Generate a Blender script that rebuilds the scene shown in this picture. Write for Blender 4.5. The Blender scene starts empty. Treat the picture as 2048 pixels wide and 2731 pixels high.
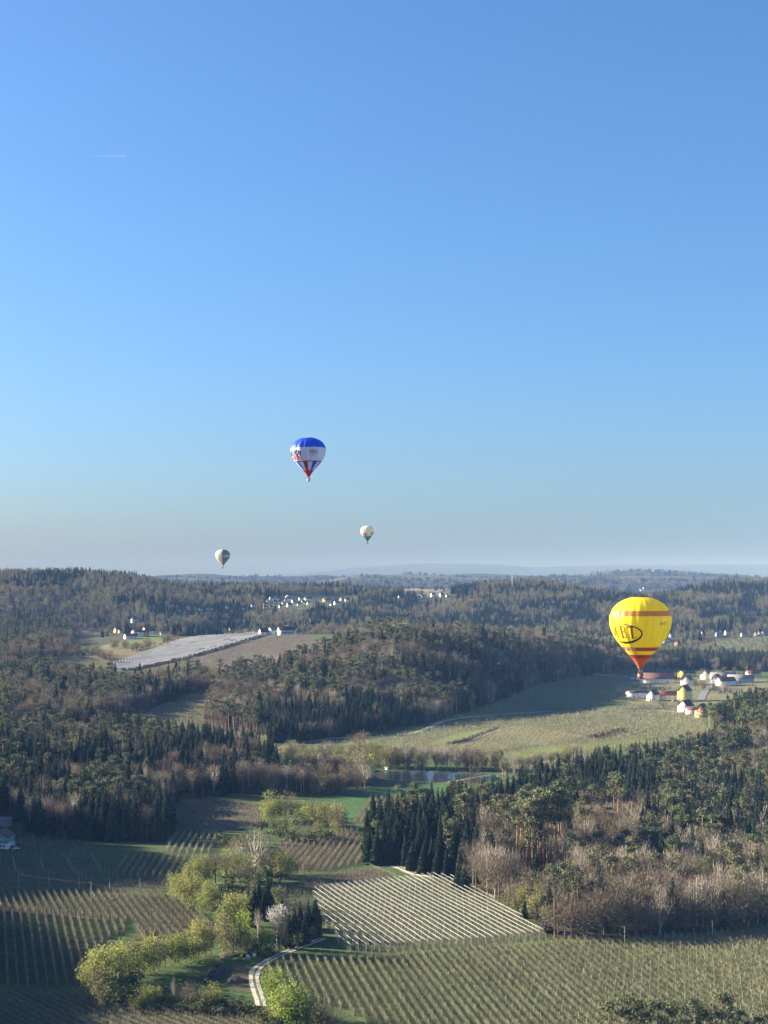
import bpy, math, random
import numpy as np
from math import radians, sin, cos, pi, sqrt, atan2, log, exp

C = bpy.context.scene.collection
S = bpy.context.scene
F, CX, HZ = 4105.0, 1024.0, 1545.0          # focal length, centre column and horizon row, in photograph pixels

# ------------------------------------------------------------------ camera, sky, sun, exposure
cam_d = bpy.data.cameras.new('camera'); cam = bpy.data.objects.new('camera', cam_d); C.objects.link(cam)
cam.location = (0, 0, 0); cam.rotation_euler = (radians(90), 0, 0)
cam_d.sensor_fit = 'VERTICAL'; cam_d.sensor_height = 36.0; cam_d.sensor_width = 27.0
cam_d.lens = 36.0 * F / 2731.0
cam_d.shift_y = (HZ - 1365.5) / 2731.0
cam_d.clip_start = 1.0; cam_d.clip_end = 120000.0
S.camera = cam

SUN_EL, SUN_AZ = radians(18.5), radians(-73.0)   # azimuth from +Y, negative = to the left
w = bpy.data.worlds.new('World'); S.world = w; w.use_nodes = True
nt = w.node_tree; nt.nodes.clear()
sky = nt.nodes.new('ShaderNodeTexSky'); sky.sky_type = 'NISHITA'; sky.sun_disc = False
sky.sun_elevation = SUN_EL; sky.sun_rotation = SUN_AZ
sky.altitude = 300; sky.air_density = 1.0; sky.dust_density = 2.0; sky.ozone_density = 8.0
bg = nt.nodes.new('ShaderNodeBackground'); bg.inputs['Strength'].default_value = 0.05
wo = nt.nodes.new('ShaderNodeOutputWorld')
nt.links.new(sky.outputs[0], bg.inputs[0]); nt.links.new(bg.outputs[0], wo.inputs[0])

sun_d = bpy.data.lights.new('sun', 'SUN'); sun = bpy.data.objects.new('sun', sun_d); C.objects.link(sun)
sun_d.energy = 5.0; sun_d.angle = radians(0.53); sun_d.color = (1.0, 0.90, 0.72)
from mathutils import Vector, Matrix
sdir = Vector((sin(SUN_AZ) * cos(SUN_EL), cos(SUN_AZ) * cos(SUN_EL), sin(SUN_EL)))
sun.rotation_euler = sdir.to_track_quat('Z', 'Y').to_euler()
sun.location = sdir * 400

vs = S.view_settings
S.display_settings.display_device = 'sRGB'
vs.view_transform = 'Standard'; vs.look = 'None'; vs.gamma = 1.0; vs.use_curve_mapping = False
vs.exposure = 2.24
cy = S.cycles
cy.max_bounces = 5; cy.diffuse_bounces = 2; cy.glossy_bounces = 2; cy.transmission_bounces = 2
cy.transparent_max_bounces = 8; cy.volume_bounces = 0
cy.use_denoising = True
try:
    cy.denoiser = 'OPENIMAGEDENOISE'; cy.denoising_input_passes = 'RGB_ALBEDO_NORMAL'; cy.denoising_prefilter = 'ACCURATE'; cy.denoising_quality = 'HIGH'
except Exception:
    pass
cy.caustics_reflective = False; cy.caustics_refractive = False

# ------------------------------------------------------------------ small helpers
rng = np.random.default_rng(11); random.seed(5)

def tag(o, label=None, cat=None, group=None, kind=None):
    if label: o['label'] = label
    if cat: o['category'] = cat
    if group: o['group'] = group
    if kind: o['kind'] = kind
    return o

def empty(name, loc=(0, 0, 0), rz=0.0):
    o = bpy.data.objects.new(name, None); C.objects.link(o)
    o.location = loc; o.rotation_euler = (0, 0, rz); o.empty_display_size = 0.5
    return o

def link(name, me, parent=None, loc=(0, 0, 0)):
    o = bpy.data.objects.new(name, me); C.objects.link(o); o.location = loc
    if parent is not None: o.parent = parent
    return o

def mesh_np(name, V, faces, mats, midx=None, smooth=False):
    """V (n,3); faces: list of index arrays, each (m,3) or (m,4)"""
    me = bpy.data.meshes.new(name)
    V = np.asarray(V, dtype=np.float32).reshape(-1, 3)
    fl = [np.asarray(f, dtype=np.int32) for f in (faces if isinstance(faces, list) else [faces]) if len(f)]
    loops = np.concatenate([f.ravel() for f in fl]) if fl else np.zeros(0, np.int32)
    sizes = np.concatenate([np.full(len(f), f.shape[1], np.int32) for f in fl]) if fl else np.zeros(0, np.int32)
    me.vertices.add(len(V)); me.vertices.foreach_set('co', V.ravel())
    me.loops.add(len(loops)); me.loops.foreach_set('vertex_index', loops)
    me.polygons.add(len(sizes))
    st = np.concatenate([[0], np.cumsum(sizes)[:-1]]).astype(np.int32) if len(sizes) else np.zeros(0, np.int32)
    me.polygons.foreach_set('loop_start', st)
    try: me.polygons.foreach_set('loop_total', sizes)
    except Exception: pass
    if midx is not None: me.polygons.foreach_set('material_index', np.asarray(midx, np.int32))
    if smooth: me.polygons.foreach_set('use_smooth', np.ones(len(sizes), bool))
    me.update(calc_edges=True)
    for m in (mats if isinstance(mats, (list, tuple)) else [mats]): me.materials.append(m)
    return me

class MB:
    """collects boxes, tubes, quads into one mesh"""
    def __init__(s): s.v = []; s.f3 = []; s.f4 = []; s.m3 = []; s.m4 = []; s.n = 0
    def add(s, V, f3=(), f4=(), m=0):
        V = np.asarray(V, float).reshape(-1, 3)
        if len(f3): s.f3.append(np.asarray(f3, int) + s.n); s.m3 += [m] * len(f3)
        if len(f4): s.f4.append(np.asarray(f4, int) + s.n); s.m4 += [m] * len(f4)
        s.v.append(V); s.n += len(V)
    def box(s, x0, x1, y0, y1, z0, z1, m=0):
        V = [(x, y, z) for z in (z0, z1) for y in (y0, y1) for x in (x0, x1)]
        s.add(V, f4=[(0, 2, 3, 1), (4, 5, 7, 6), (0, 1, 5, 4), (2, 6, 7, 3), (0, 4, 6, 2), (1, 3, 7, 5)], m=m)
    def tube(s, pts, rad, n=5, m=0, cap=True):
        pts = [np.asarray(p, float) for p in pts]
        if np.isscalar(rad): rad = [rad] * len(pts)
        V = []
        for i, p in enumerate(pts):
            d = pts[min(i + 1, len(pts) - 1)] - pts[max(i - 1, 0)]
            d = d / (np.linalg.norm(d) + 1e-9)
            a = np.cross(d, (0, 0, 1.0)) if abs(d[2]) < .9 else np.cross(d, (1.0, 0, 0))
            a /= np.linalg.norm(a); b = np.cross(d, a)
            for k in range(n):
                t = 2 * pi * k / n
                V.append(p + rad[i] * (a * cos(t) + b * sin(t)))
        f = []
        for i in range(len(pts) - 1):
            for k in range(n):
                k2 = (k + 1) % n
                f.append((i * n + k, i * n + k2, (i + 1) * n + k2, (i + 1) * n + k))
        s.add(V, f4=f, m=m)
        if cap:
            for i0 in (0, (len(pts) - 1) * n):
                s.add([V[i0 + k] for k in range(n)], f3=[(0, k, k + 1) for k in range(1, n - 1)], m=m)
    def mesh(s, name, mats, smooth=False):
        fs = [];
        if s.f3: fs.append(np.concatenate(s.f3))
        if s.f4: fs.append(np.concatenate(s.f4))
        return mesh_np(name, np.concatenate(s.v), fs, mats, s.m3 + s.m4, smooth)

# value noise on arrays
def _h(ix, iy, seed):
    n = (ix.astype(np.int64) * 374761393 + iy.astype(np.int64) * 668265263 + seed * 974634777) & 0xFFFFFFFF
    n = ((n ^ (n >> 13)) * 1274126177) & 0xFFFFFFFF
    return ((n ^ (n >> 16)) & 0xFFFFFF) / float(0xFFFFFF)
def vnoise(x, y, seed=0):
    x = np.asarray(x, float); y = np.asarray(y, float)
    ix = np.floor(x); iy = np.floor(y); fx = x - ix; fy = y - iy
    fx = fx * fx * (3 - 2 * fx); fy = fy * fy * (3 - 2 * fy)
    a = _h(ix, iy, seed); b = _h(ix + 1, iy, seed); c = _h(ix, iy + 1, seed); d = _h(ix + 1, iy + 1, seed)
    return (a * (1 - fx) + b * fx) * (1 - fy) + (c * (1 - fx) + d * fx) * fy
def fbm(x, y, seed=0, octv=3):
    r = 0; a = .5; t = 0
    for i in range(octv):
        r = r + a * vnoise(x, y, seed + i * 17); t += a; a *= .5; x = x * 2.03 + 11.3; y = y * 2.03 + 5.7
    return r / t * 2 - 1

# ------------------------------------------------------------------ materials
def mat(name, col, rough=0.85, vary=0.0, hue=0.0, noise=None, trans=0.0, spec=0.2, metallic=0.0):
    """principled surface; vary: per-object value spread; noise: (scale, amount) fine mottling; trans: share of translucent"""
    m = bpy.data.materials.new(name); m.use_nodes = True
    t = m.node_tree; b = t.nodes['Principled BSDF']; out = t.nodes['Material Output']
    b.inputs['Roughness'].default_value = rough; b.inputs['Metallic'].default_value = metallic
    b.inputs['Specular IOR Level'].default_value = spec
    rgb = t.nodes.new('ShaderNodeRGB'); rgb.outputs[0].default_value = (*col, 1); src = rgb.outputs[0]
    if vary or hue:
        oi = t.nodes.new('ShaderNodeObjectInfo'); hs = t.nodes.new('ShaderNodeHueSaturation')
        mr = t.nodes.new('ShaderNodeMapRange'); mr.inputs[3].default_value = 1 - vary; mr.inputs[4].default_value = 1 + vary
        t.links.new(oi.outputs['Random'], mr.inputs[0]); t.links.new(mr.outputs[0], hs.inputs['Value'])
        if hue:
            ml = t.nodes.new('ShaderNodeMath'); ml.operation = 'MULTIPLY'; ml.inputs[1].default_value = 7.31
            fr = t.nodes.new('ShaderNodeMath'); fr.operation = 'FRACT'
            mh = t.nodes.new('ShaderNodeMapRange'); mh.inputs[3].default_value = .5 - hue; mh.inputs[4].default_value = .5 + hue
            t.links.new(oi.outputs['Random'], ml.inputs[0]); t.links.new(ml.outputs[0], fr.inputs[0])
            t.links.new(fr.outputs[0], mh.inputs[0]); t.links.new(mh.outputs[0], hs.inputs['Hue'])
        t.links.new(src, hs.inputs['Color']); src = hs.outputs[0]
    if noise:
        tc = t.nodes.new('ShaderNodeTexCoord'); nz = t.nodes.new('ShaderNodeTexNoise')
        nz.inputs['Scale'].default_value = noise[0]; nz.inputs['Detail'].default_value = 4
        t.links.new(tc.outputs['Object'], nz.inputs['Vector'])
        mr2 = t.nodes.new('ShaderNodeMapRange'); mr2.inputs[1].default_value = .25; mr2.inputs[2].default_value = .75
        mr2.inputs[3].default_value = 1 - noise[1]; mr2.inputs[4].default_value = 1 + noise[1]
        t.links.new(nz.outputs[0], mr2.inputs[0])
        vm = t.nodes.new('ShaderNodeVectorMath'); vm.operation = 'SCALE'
        t.links.new(src, vm.inputs[0]); t.links.new(mr2.outputs[0], vm.inputs['Scale']); src = vm.outputs[0]
    t.links.new(src, b.inputs['Base Color'])
    if trans:
        tr = t.nodes.new('ShaderNodeBsdfTranslucent'); mx = t.nodes.new('ShaderNodeMixShader')
        mx.inputs[0].default_value = trans; t.links.new(src, tr.inputs[0])
        t.links.new(b.outputs[0], mx.inputs[1]); t.links.new(tr.outputs[0], mx.inputs[2]); t.links.new(mx.outputs[0], out.inputs[0])
    return m

M = dict(
    bark=mat('bark', (.15, .115, .085), vary=.25, noise=(3, .3)),
    bark_pale=mat('pale_bark', (.42, .37, .30), vary=.2, noise=(4, .35)),
    bark_pine=mat('pine_bark', (.33, .20, .12), vary=.2, noise=(4, .35)),
    spruce=mat('spruce_needles', (.036, .058, .030), vary=.35, hue=.03, trans=.12),
    pine=mat('pine_needles', (.10, .115, .055), vary=.3, hue=.02, trans=.15),
    twig=mat('bare_twigs', (.165, .137, .095), vary=.38, hue=.025, trans=.1),
    twig_grey=mat('grey_twigs', (.26, .225, .17), vary=.25, hue=.02, trans=.1),
    leaf=mat('fresh_leaves', (.25, .265, .078), vary=.22, hue=.02, trans=.3),
    leaf_bright=mat('bright_leaves', (.20, .27, .05), vary=.2, hue=.015, trans=.35),
    leaf_dull=mat('budding_leaves', (.17, .165, .07), vary=.25, hue=.03, trans=.25),
    blossom=mat('white_blossom', (.44, .42, .39), vary=.1, trans=.25),
    shrub=mat('shrub_leaves', (.085, .095, .04), vary=.3, hue=.03, trans=.2),
    orchard_far=mat('far_orchard_twigs', (.17, .175, .095), vary=.1),
    orchard=mat('orchard_twigs', (.20, .205, .115), vary=.12, noise=(.25, .25), trans=.15),
    orchard_brown=mat('brown_orchard_twigs', (.18, .16, .11), vary=.12, noise=(.25, .25), trans=.15),
    soil=mat('soil_strip', (.095, .088, .05), vary=.1, noise=(.6, .35)),
    post=mat('post_wood', (.36, .32, .25), vary=.15),
    net=mat('white_net', (.52, .54, .55), vary=.04, trans=.15),
    wire=mat('steel_wire', (.12, .12, .12), rough=.6),
    track_grass=mat('track_grass', (.10, .11, .05), noise=(.8, .3)),
    gravel=mat('gravel', (.40, .36, .29), noise=(.5, .2)),
    asphalt=mat('asphalt', (.16, .16, .165), noise=(.4, .15)),
    plaster=mat('white_plaster', (.78, .75, .68), vary=.05, noise=(.8, .06)),
    cream=mat('cream_plaster', (.75, .64, .42), vary=.06, noise=(.8, .06)),
    yellow=mat('yellow_plaster', (.78, .60, .16), noise=(.8, .06)),
    orange=mat('orange_plaster', (.62, .30, .15), noise=(.8, .06)),
    grey_wall=mat('grey_plaster', (.42, .42, .42), noise=(.8, .08)),
    green_wall=mat('green_cladding', (.22, .32, .27), noise=(.8, .08)),
    roof_red=mat('red_roof_tiles', (.24, .085, .06), vary=.1, noise=(1.5, .2)),
    roof_dark=mat('dark_roof_tiles', (.075, .055, .055), vary=.15, noise=(1.5, .2)),
    roof_brown=mat('brown_roof_tiles', (.15, .085, .075), vary=.1, noise=(1.5, .2)),
    roof_grey=mat('grey_roof_tiles', (.22, .20, .20), vary=.1, noise=(1.5, .15)),
    glass=mat('window_glass', (.03, .04, .05), rough=.1, spec=.6),
    wood_dark=mat('dark_wood', (.10, .065, .045), noise=(2, .25)),
    frame=mat('window_frame', (.72, .71, .68)),
    black_film=mat('black_film', (.016, .017, .02), rough=.65, spec=.25),
    white_film=mat('white_film', (.60, .61, .62), rough=.4),
    car_white=mat('white_car_paint', (.75, .76, .78), rough=.25, spec=.6),
    car_blue=mat('blue_car_paint', (.09, .14, .25), rough=.25, spec=.6),
    rubber=mat('rubber', (.02, .02, .02)),
    dirt=mat('dirt', (.095, .075, .052), noise=(.5, .3)),
    concrete=mat('concrete', (.45, .44, .42), noise=(.6, .12)),
)

# ------------------------------------------------------------------ terrain: one sheet, fan-shaped in front of the viewer
# control heights: (column, distance, height) taken from the photograph's sight lines
def zrow(py, Y): return -Y * (py - HZ) / F
CT = []
for px in (-1500, -700, 0, 500, 1000, 1500, 2048, 2700, 3500):
    for Y in (150, 300, 520, 650, 760): CT.append((px, Y, -150.0))
    CT.append((px, 300, -151.0))
def ct(px, py, Y): CT.append((px, Y, zrow(py, Y)))
for px in (0, 250, 450, 600, 800, 1000, 1200, 1500, 1800, 2048, 2500): CT.append((px, 880, -149.5))
for px in (470, 600, 760, 900, 1000, 1100, 1200, 1350, 1500, 1700): CT.append((px, 1060, -149.0))
CT += [(-1200, 900, -140), (-900, 1300, -118), (-500, 1000, -139), (2600, 1100, -142), (3300, 1200, -130)]
# left wooded rise
ct(-150, 2240, 890); ct(250, 2240, 886); ct(430, 2240, 890)
ct(-200, 1975, 1290); ct(100, 1962, 1300); ct(300, 1985, 1260); ct(500, 2010, 1220); ct(660, 2045, 1150)
CT += [(100, 1450, -141), (300, 1430, -147), (500, 1380, -150), (-250, 1480, -134), (720, 1300, -149)]
# pond and valley floor
for px in (980, 1100, 1200, 1330): CT.append((px, 1157, -149.5))
CT += [(850, 1250, -148.5), (1000, 1280, -147.5), (1150, 1250, -147.5), (1350, 1220, -148)]
# right wood
CT += [(1500, 1130, -148), (1800, 1120, -146), (2048, 1100, -143), (2300, 1100, -140)]
ct(1960, 1962, 1330); ct(2048, 1905, 1420); ct(2200, 1890, 1450); ct(1880, 1950, 1400)
CT += [(2048, 1600, -132), (2300, 1650, -126)]
# fields on the right of the valley
ct(1200, 1975, 1350); ct(1500, 1982, 1330); ct(1700, 1945, 1430); ct(1400, 1920, 1560); ct(1600, 1905, 1640)
ct(1250, 1905, 1620); ct(1750, 1866, 1850); ct(1650, 1862, 1850); ct(1850, 1866, 1850); ct(1550, 1850, 1900); ct(1440, 1850, 1900)
ct(1900, 1825, 2050); ct(1700, 1820, 2080); ct(2000, 1800, 2200); ct(1600, 1790, 2380); ct(1700, 1768, 2650); ct(1850, 1770, 2600)
ct(2048, 1775, 2600); ct(1980, 1742, 3000); ct(1960, 1700, 3350); ct(2048, 1697, 3350); ct(1850, 1720, 3150); ct(2300, 1700, 3300)
# wooded hill in the middle
ct(560, 1945, 1500); ct(720, 1980, 1420); ct(860, 1972, 1420); ct(1000, 1952, 1460); ct(1150, 1926, 1540)
ct(1300, 1880, 1720); ct(1450, 1818, 2040); ct(1560, 1803, 2160)
ct(700, 1850, 1700); ct(850, 1820, 1730); ct(1000, 1800, 1730); ct(1200, 1790, 1790); ct(1350, 1770, 2020)
ct(850, 1722, 2080); ct(1050, 1698, 1980); ct(1200, 1702, 1990); ct(1330, 1715, 2120); ct(1480, 1722, 2320); ct(1640, 1745, 2450); ct(1720, 1762, 2500)
CT += [(1050, 2400, -92), (1300, 2650, -112), (1500, 2900, -125), (900, 2700, -108)]
# netted slope, meadows and the field below it
ct(300, 1783, 2080); ct(350, 1790, 2050); ct(480, 1706, 2600); ct(600, 1694, 2500); ct(690, 1691, 2420); ct(800, 1690, 2280); ct(700, 1722, 2180); ct(520, 1755, 2110); ct(620, 1790, 1900)
ct(480, 1860, 1720); ct(380, 1925, 1540); ct(520, 1935, 1500)
ct(200, 1755, 2150); ct(400, 1690, 2650); ct(330, 1712, 2500); ct(350, 1692, 2700); ct(300, 1682, 2850); ct(200, 1690, 2800); ct(150, 1735, 2350)
ct(0, 1780, 2000); ct(100, 1850, 1700); ct(-200, 1840, 1750); ct(250, 1840, 1760)
ct(0, 1690, 2750); ct(100, 1665, 2850); ct(230, 1672, 2950); ct(-250, 1660, 2800); ct(-700, 1660, 2600)
# far valley and the far ridge
for px in (350, 600, 850, 1050): ct(px, 1702, 3050)
ct(150, 1705, 3300); ct(-200, 1715, 3200)
ct(1300, 1690, 3150); ct(1500, 1695, 3200); ct(1700, 1705, 3200)
ct(850, 1612, 3700); ct(700, 1617, 3650); ct(980, 1612, 3720); ct(600, 1640, 3500); ct(450, 1650, 3450)
ct(0, 1551, 4000); ct(150, 1545, 4050); ct(300, 1550, 4050); ct(420, 1560, 4100); ct(560, 1566, 4300); ct(700, 1563, 4500); ct(830, 1555, 4500); ct(960, 1566, 4500)
ct(1050, 1575, 4350); ct(1180, 1570, 4400); ct(1140, 1592, 4150); ct(1160, 1612, 3950); ct(1250, 1566, 4400); ct(1370, 1556, 4350); ct(1480, 1575, 4400); ct(1620, 1583, 4500); ct(1750, 1588, 4600)
ct(1850, 1582, 4600); ct(1960, 1574, 4600); ct(2048, 1575, 4600); ct(2300, 1570, 4600); ct(-400, 1548, 4000); ct(-900, 1545, 3900)
ct(0, 1610, 3600); ct(300, 1625, 3550); ct(1300, 1620, 3800); ct(1600, 1640, 3800); ct(1900, 1640, 3900)
for px in (-900, -300, 200, 700, 1100, 1500, 1900, 2400, 3000): CT.append((px, 5400, -95)); CT.append((px, 6300, -100))
CTa = np.array(CT, float)
RB = 0.035
def _rb(u, l): return u, l * 0.8
cu, cl = _rb((CTa[:, 0] - CX) / F, np.log(CTa[:, 1] / 500.0))
_d2 = (cu[:, None] - cu[None]) ** 2 + (cl[:, None] - cl[None]) ** 2
_A = np.sqrt(_d2 + RB ** 2) + np.eye(len(cu)) * -2e-3
_wt = np.linalg.solve(_A, CTa[:, 2] + 130.0)

def base_h(X, Y):
    u, l = _rb(X / Y, np.log(np.maximum(Y, 60) / 500.0))
    r = np.zeros(np.shape(u))
    for a, b, ww in zip(cu, cl, _wt): r = r + ww * np.sqrt((u - a) ** 2 + (l - b) ** 2 + RB ** 2)
    z = r - 130.0
    near = np.clip((Y - 4600) / 900, 0, 1)
    # rolling country beyond the far ridge, then a long mountain on the skyline
    px = CX + F * X / Y
    roll = -85 + 55 * fbm(X / 900.0, Y / 900.0, 3, 3) + np.clip((Y - 6000) / 5000, 0, 1) * 68 + 58 * np.clip(fbm(X / 1500.0 + 3, Y / 2300.0, 8, 2), -1, 1) * np.clip((Y - 6500) / 2000, 0, 1)
    prof = np.interp(px, [-800, 300, 620, 780, 950, 1130, 1300, 1420, 1640, 1800, 1950, 2300, 3200],
                     [-60, -40, 30, 130, 290, 390, 375, 300, 350, 345, 370, 350, 300])
    mt = prof + 22 * fbm(X / 3200.0, Y / 3200.0, 21, 3)
    k = np.clip((Y - 27000) / 11000, 0, 1); k = k * k * (3 - 2 * k)
    far = roll * (1 - k) + mt * k
    z = z * (1 - near) + far * near
    # small relief, stronger on the far hills
    rel = np.clip((Y - 1300) / 2600, 0, 1) * (1 - near)
    z = z + rel * (44 * (fbm(X / 330.0 + .35 * Y / 330.0, Y / 900.0, 5, 3) - .22)) * (1 - .62 * np.clip(1 - np.abs(Y - 4250) / 700, 0, 1)) * np.clip((Y - 2500) / 700, 0.15, 1)
    z = z + 1.4 * fbm(X / 90.0, Y / 90.0, 9, 2) * np.clip((Y - 500) / 400, .35, 1)
    return z

ys = [150.0]
while ys[-1] < 40500:
    Y = ys[-1]
    ys.append(Y + (12 if Y < 440 else min(max(1.3, Y * Y * 4.9e-6), Y * .0065) if Y < 5200 else Y * .012 if Y < 13000 else Y * .025))
GY = np.array(ys)
uc = np.arange(-.272, .2721, .00145)
out_ = []; s_ = .0025; v_ = .272
while v_ < .8: v_ += s_; s_ *= 1.10; out_.append(v_)
GU = np.concatenate([-np.array(out_[::-1]), uc, np.array(out_)])
UU, YY = np.meshgrid(GU, GY); XX = UU * YY
ZZ = base_h(XX, YY)
# a high wooded bank beyond the lower left edge of the frame
ZZ += 62 * np.exp(-(((XX + 335) / 66) ** 2 + ((YY - 850) / 120) ** 2))
ZZ += 46 * np.exp(-(((XX + 300) / 95) ** 2 + ((YY - 560) / 120) ** 2))

def hgt(X, Y):
    X = np.asarray(X, float); Y = np.clip(np.asarray(Y, float), GY[0] + .01, GY[-1] - .01)
    U = np.clip(X / Y, GU[0] + 1e-6, GU[-1] - 1e-6)
    j = np.searchsorted(GY, Y) - 1; i = np.searchsorted(GU, U) - 1
    ty = (Y - GY[j]) / (GY[j + 1] - GY[j]); tu = (U - GU[i]) / (GU[i + 1] - GU[i])
    return ((ZZ[j, i] * (1 - tu) + ZZ[j, i + 1] * tu) * (1 - ty) + (ZZ[j + 1, i] * (1 - tu) + ZZ[j + 1, i + 1] * tu) * ty)

_YS = np.concatenate([np.arange(300, 1300, 1.5), np.geomspace(1300, 19000, 1500)])
def hit(px, py):
    """where the sight line through a photograph pixel first meets the ground"""
    u = (px - CX) / F; s = (py - HZ) / F
    d = -_YS * s - hgt(_YS * u, _YS)          # ray height above the ground
    k = np.argmax(d < 0)
    if d[k] >= 0: k = len(_YS) - 1
    if k > 0:
        t = d[k - 1] / (d[k - 1] - d[k] + 1e-9); Y = _YS[k - 1] + t * (_YS[k] - _YS[k - 1])
    else: Y = _YS[0]
    X = Y * u
    return np.array([X, Y, float(hgt(X, Y))])

def dens(pts, step=22, closed=True):
    out = []
    n = len(pts)
    for i in range(n if closed else n - 1):
        a = np.array(pts[i], float); b = np.array(pts[(i + 1) % n], float)
        m = max(1, int(np.hypot(*(b - a)) / step))
        for k in range(m): out.append(a + (b - a) * k / m)
    if not closed: out.append(np.array(pts[-1], float))
    return out
def wpoly(pts, step=22): return np.array([hit(*p)[:2] for p in dens(pts, step)])
def wline(pts, step=14): return np.array([hit(*p) for p in dens(pts, step, False)])

def inside(poly, X, Y):
    X = np.asarray(X, float); Y = np.asarray(Y, float); r = np.zeros(X.shape, bool)
    bb = (X >= poly[:, 0].min()) & (X <= poly[:, 0].max()) & (Y >= poly[:, 1].min()) & (Y <= poly[:, 1].max())
    if not bb.any(): return r
    x = X[bb]; y = Y[bb]; q = np.zeros(x.shape, bool)
    for (x0, y0), (x1, y1) in zip(poly, np.roll(poly, -1, 0)):
        if y0 == y1: continue
        c = ((y0 > y) != (y1 > y)) & (x < (x1 - x0) * (y - y0) / (y1 - y0) + x0)
        q ^= c
    r[bb] = q
    return r

# ------------------------------------------------------------------ pond: sink the ground below a level sheet of water
POND = [(992, 2067), (1003, 2061), (1030, 2058), (1120, 2058), (1250, 2061), (1320, 2067), (1345, 2074), (1318, 2082), (1250, 2085), (1180, 2087), (1060, 2087), (1015, 2081)]
pw = wpoly(POND, 12); pond_z = float(np.mean(hgt(pw[:, 0], pw[:, 1])))
pc = pw.mean(0)
def grow(poly, k): return pc + (poly - pc) * k
g1 = inside(grow(pw, 1.22), XX, YY); g2 = inside(pw, XX, YY)
ZZ = np.where(g1 & ~g2, np.maximum(pond_z + 0.45, ZZ * .3 + (pond_z + .5) * .7), ZZ)
ZZ = np.where(g2, pond_z - 2.0, ZZ)

# ------------------------------------------------------------------ land use: ground colour is the colour of what grows or lies there
GRASS, GRASS2, MEADOW, SOILC, LITTER, STRAW = (.054, .082, .028), (.080, .105, .040), (.045, .105, .035), (.105, .080, .058), (.060, .046, .032), (.26, .215, .11)
OLIVE = (.072, .092, .036)
P = {}          # land parcels in ground metres
def parcel(name, pts, col, step=22):
    P[name] = wpoly(pts, step); USE.append((name, col))
USE = []
# woods (ground outline, not crowns)
parcel('right_wood', [(966, 2296), (1005, 2302), (1075, 2312), (1140, 2318), (1200, 2342), (1265, 2362), (1330, 2396), (1385, 2420), (1420, 2462), (1462, 2498), (1560, 2503), (1700, 2497), (1850, 2484), (2048, 2466), (2460, 2450), (2460, 2020), (2048, 2020), (1880, 2022), (1760, 2060), (1600, 2080), (1480, 2105), (1340, 2150), (1240, 2180), (1150, 2195), (1060, 2205), (985, 2240)], LITTER)
parcel('right_rise_wood', [(1888, 1955), (1930, 1968), (2048, 1990), (2460, 1990), (2460, 1880), (2048, 1895), (1990, 1905), (1940, 1925)], LITTER)
parcel('far_edge_wood', [(1640, 2060), (1750, 2040), (1880, 2000), (2048, 1990), (2460, 1980), (2460, 2030), (2048, 2035), (1880, 2040)], LITTER)
parcel('left_wood', [(-160, 2170), (30, 2172), (70, 2232), (200, 2240), (330, 2246), (438, 2246), (455, 2200), (452, 2150), (480, 2132), (560, 2124), (700, 2116), (745, 2090), (735, 2045), (700, 2035), (560, 2010), (420, 1990), (250, 1975), (100, 1958), (-160, 1965)], LITTER)
parcel('left_back_wood', [(-200, 1925), (200, 1928), (340, 1905), (420, 1880), (520, 1858), (560, 1842), (600, 1815), (560, 1800), (460, 1806), (340, 1830), (240, 1822), (120, 1790), (-200, 1780)], LITTER)
parcel('middle_wood', [(548, 1938), (640, 1955), (720, 1982), (800, 1984), (880, 1972), (1000, 1952), (1080, 1938), (1160, 1923), (1300, 1882), (1380, 1850), (1450, 1822), (1570, 1802), (1640, 1790), (1730, 1790), (1730, 1762), (1640, 1742), (1480, 1720), (1330, 1712), (1200, 1700), (1050, 1697), (930, 1722), (840, 1758), (740, 1788), (650, 1812), (600, 1826), (560, 1860)], LITTER)
parcel('farm_wood', [(1700, 1792), (1790, 1785), (1990, 1790), (2100, 1795), (2100, 1770), (1980, 1768), (1820, 1762), (1730, 1768)], LITTER)
parcel('upper_left_wood', [(-250, 1772), (60, 1770), (170, 1752), (190, 1720), (180, 1690), (250, 1672), (260, 1650), (120, 1640), (-250, 1640)], LITTER)
# open ground
parcel('near_orchard', [(705, 2583), (725, 2570), (790, 2561), (987, 2550), (1198, 2531), (1435, 2515), (1543, 2511), (1665, 2505), (1796, 2500), (2030, 2478), (2400, 2450), (2400, 2830), (1050, 2830), (1000, 2738), (905, 2690), (800, 2665), (745, 2648)], OLIVE)
parcel('net_orchard', [(832, 2383), (900, 2372), (1000, 2360), (1150, 2343), (1195, 2347), (1240, 2362), (1300, 2400), (1380, 2450), (1455, 2503), (1300, 2520), (1100, 2533), (925, 2541), (880, 2490), (846, 2440)], (.060, .088, .040))
parcel('lower_left_orchard', [(-110, 2424), (0, 2432), (100, 2437), (200, 2447), (300, 2456), (348, 2463), (330, 2486), (276, 2512), (228, 2565), (222, 2630), (120, 2630), (0, 2626), (-110, 2622)], (.050, .075, .026))
parcel('upper_left_orchard', [(-110, 2378), (0, 2380), (430, 2386), (520, 2430), (598, 2484), (585, 2500), (470, 2506), (372, 2498), (348, 2461), (200, 2444), (0, 2430), (-110, 2424)], OLIVE)
parcel('terrace_orchard', [(-110, 2280), (150, 2277), (245, 2288), (270, 2330), (320, 2348), (452, 2350), (455, 2378), (-110, 2374)], (.06, .075, .035))
parcel('spike_orchard', [(298, 2332), (345, 2282), (560, 2282), (530, 2335), (450, 2347)], (.060, .080, .032))
parcel('shade_orchard', [(470, 2222), (575, 2226), (600, 2235), (562, 2276), (440, 2277)], (.055, .078, .030))
parcel('dark_field', [(458, 2150), (490, 2136), (560, 2132), (705, 2148), (705, 2200), (590, 2216), (490, 2216)], (.085, .066, .058))
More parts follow.
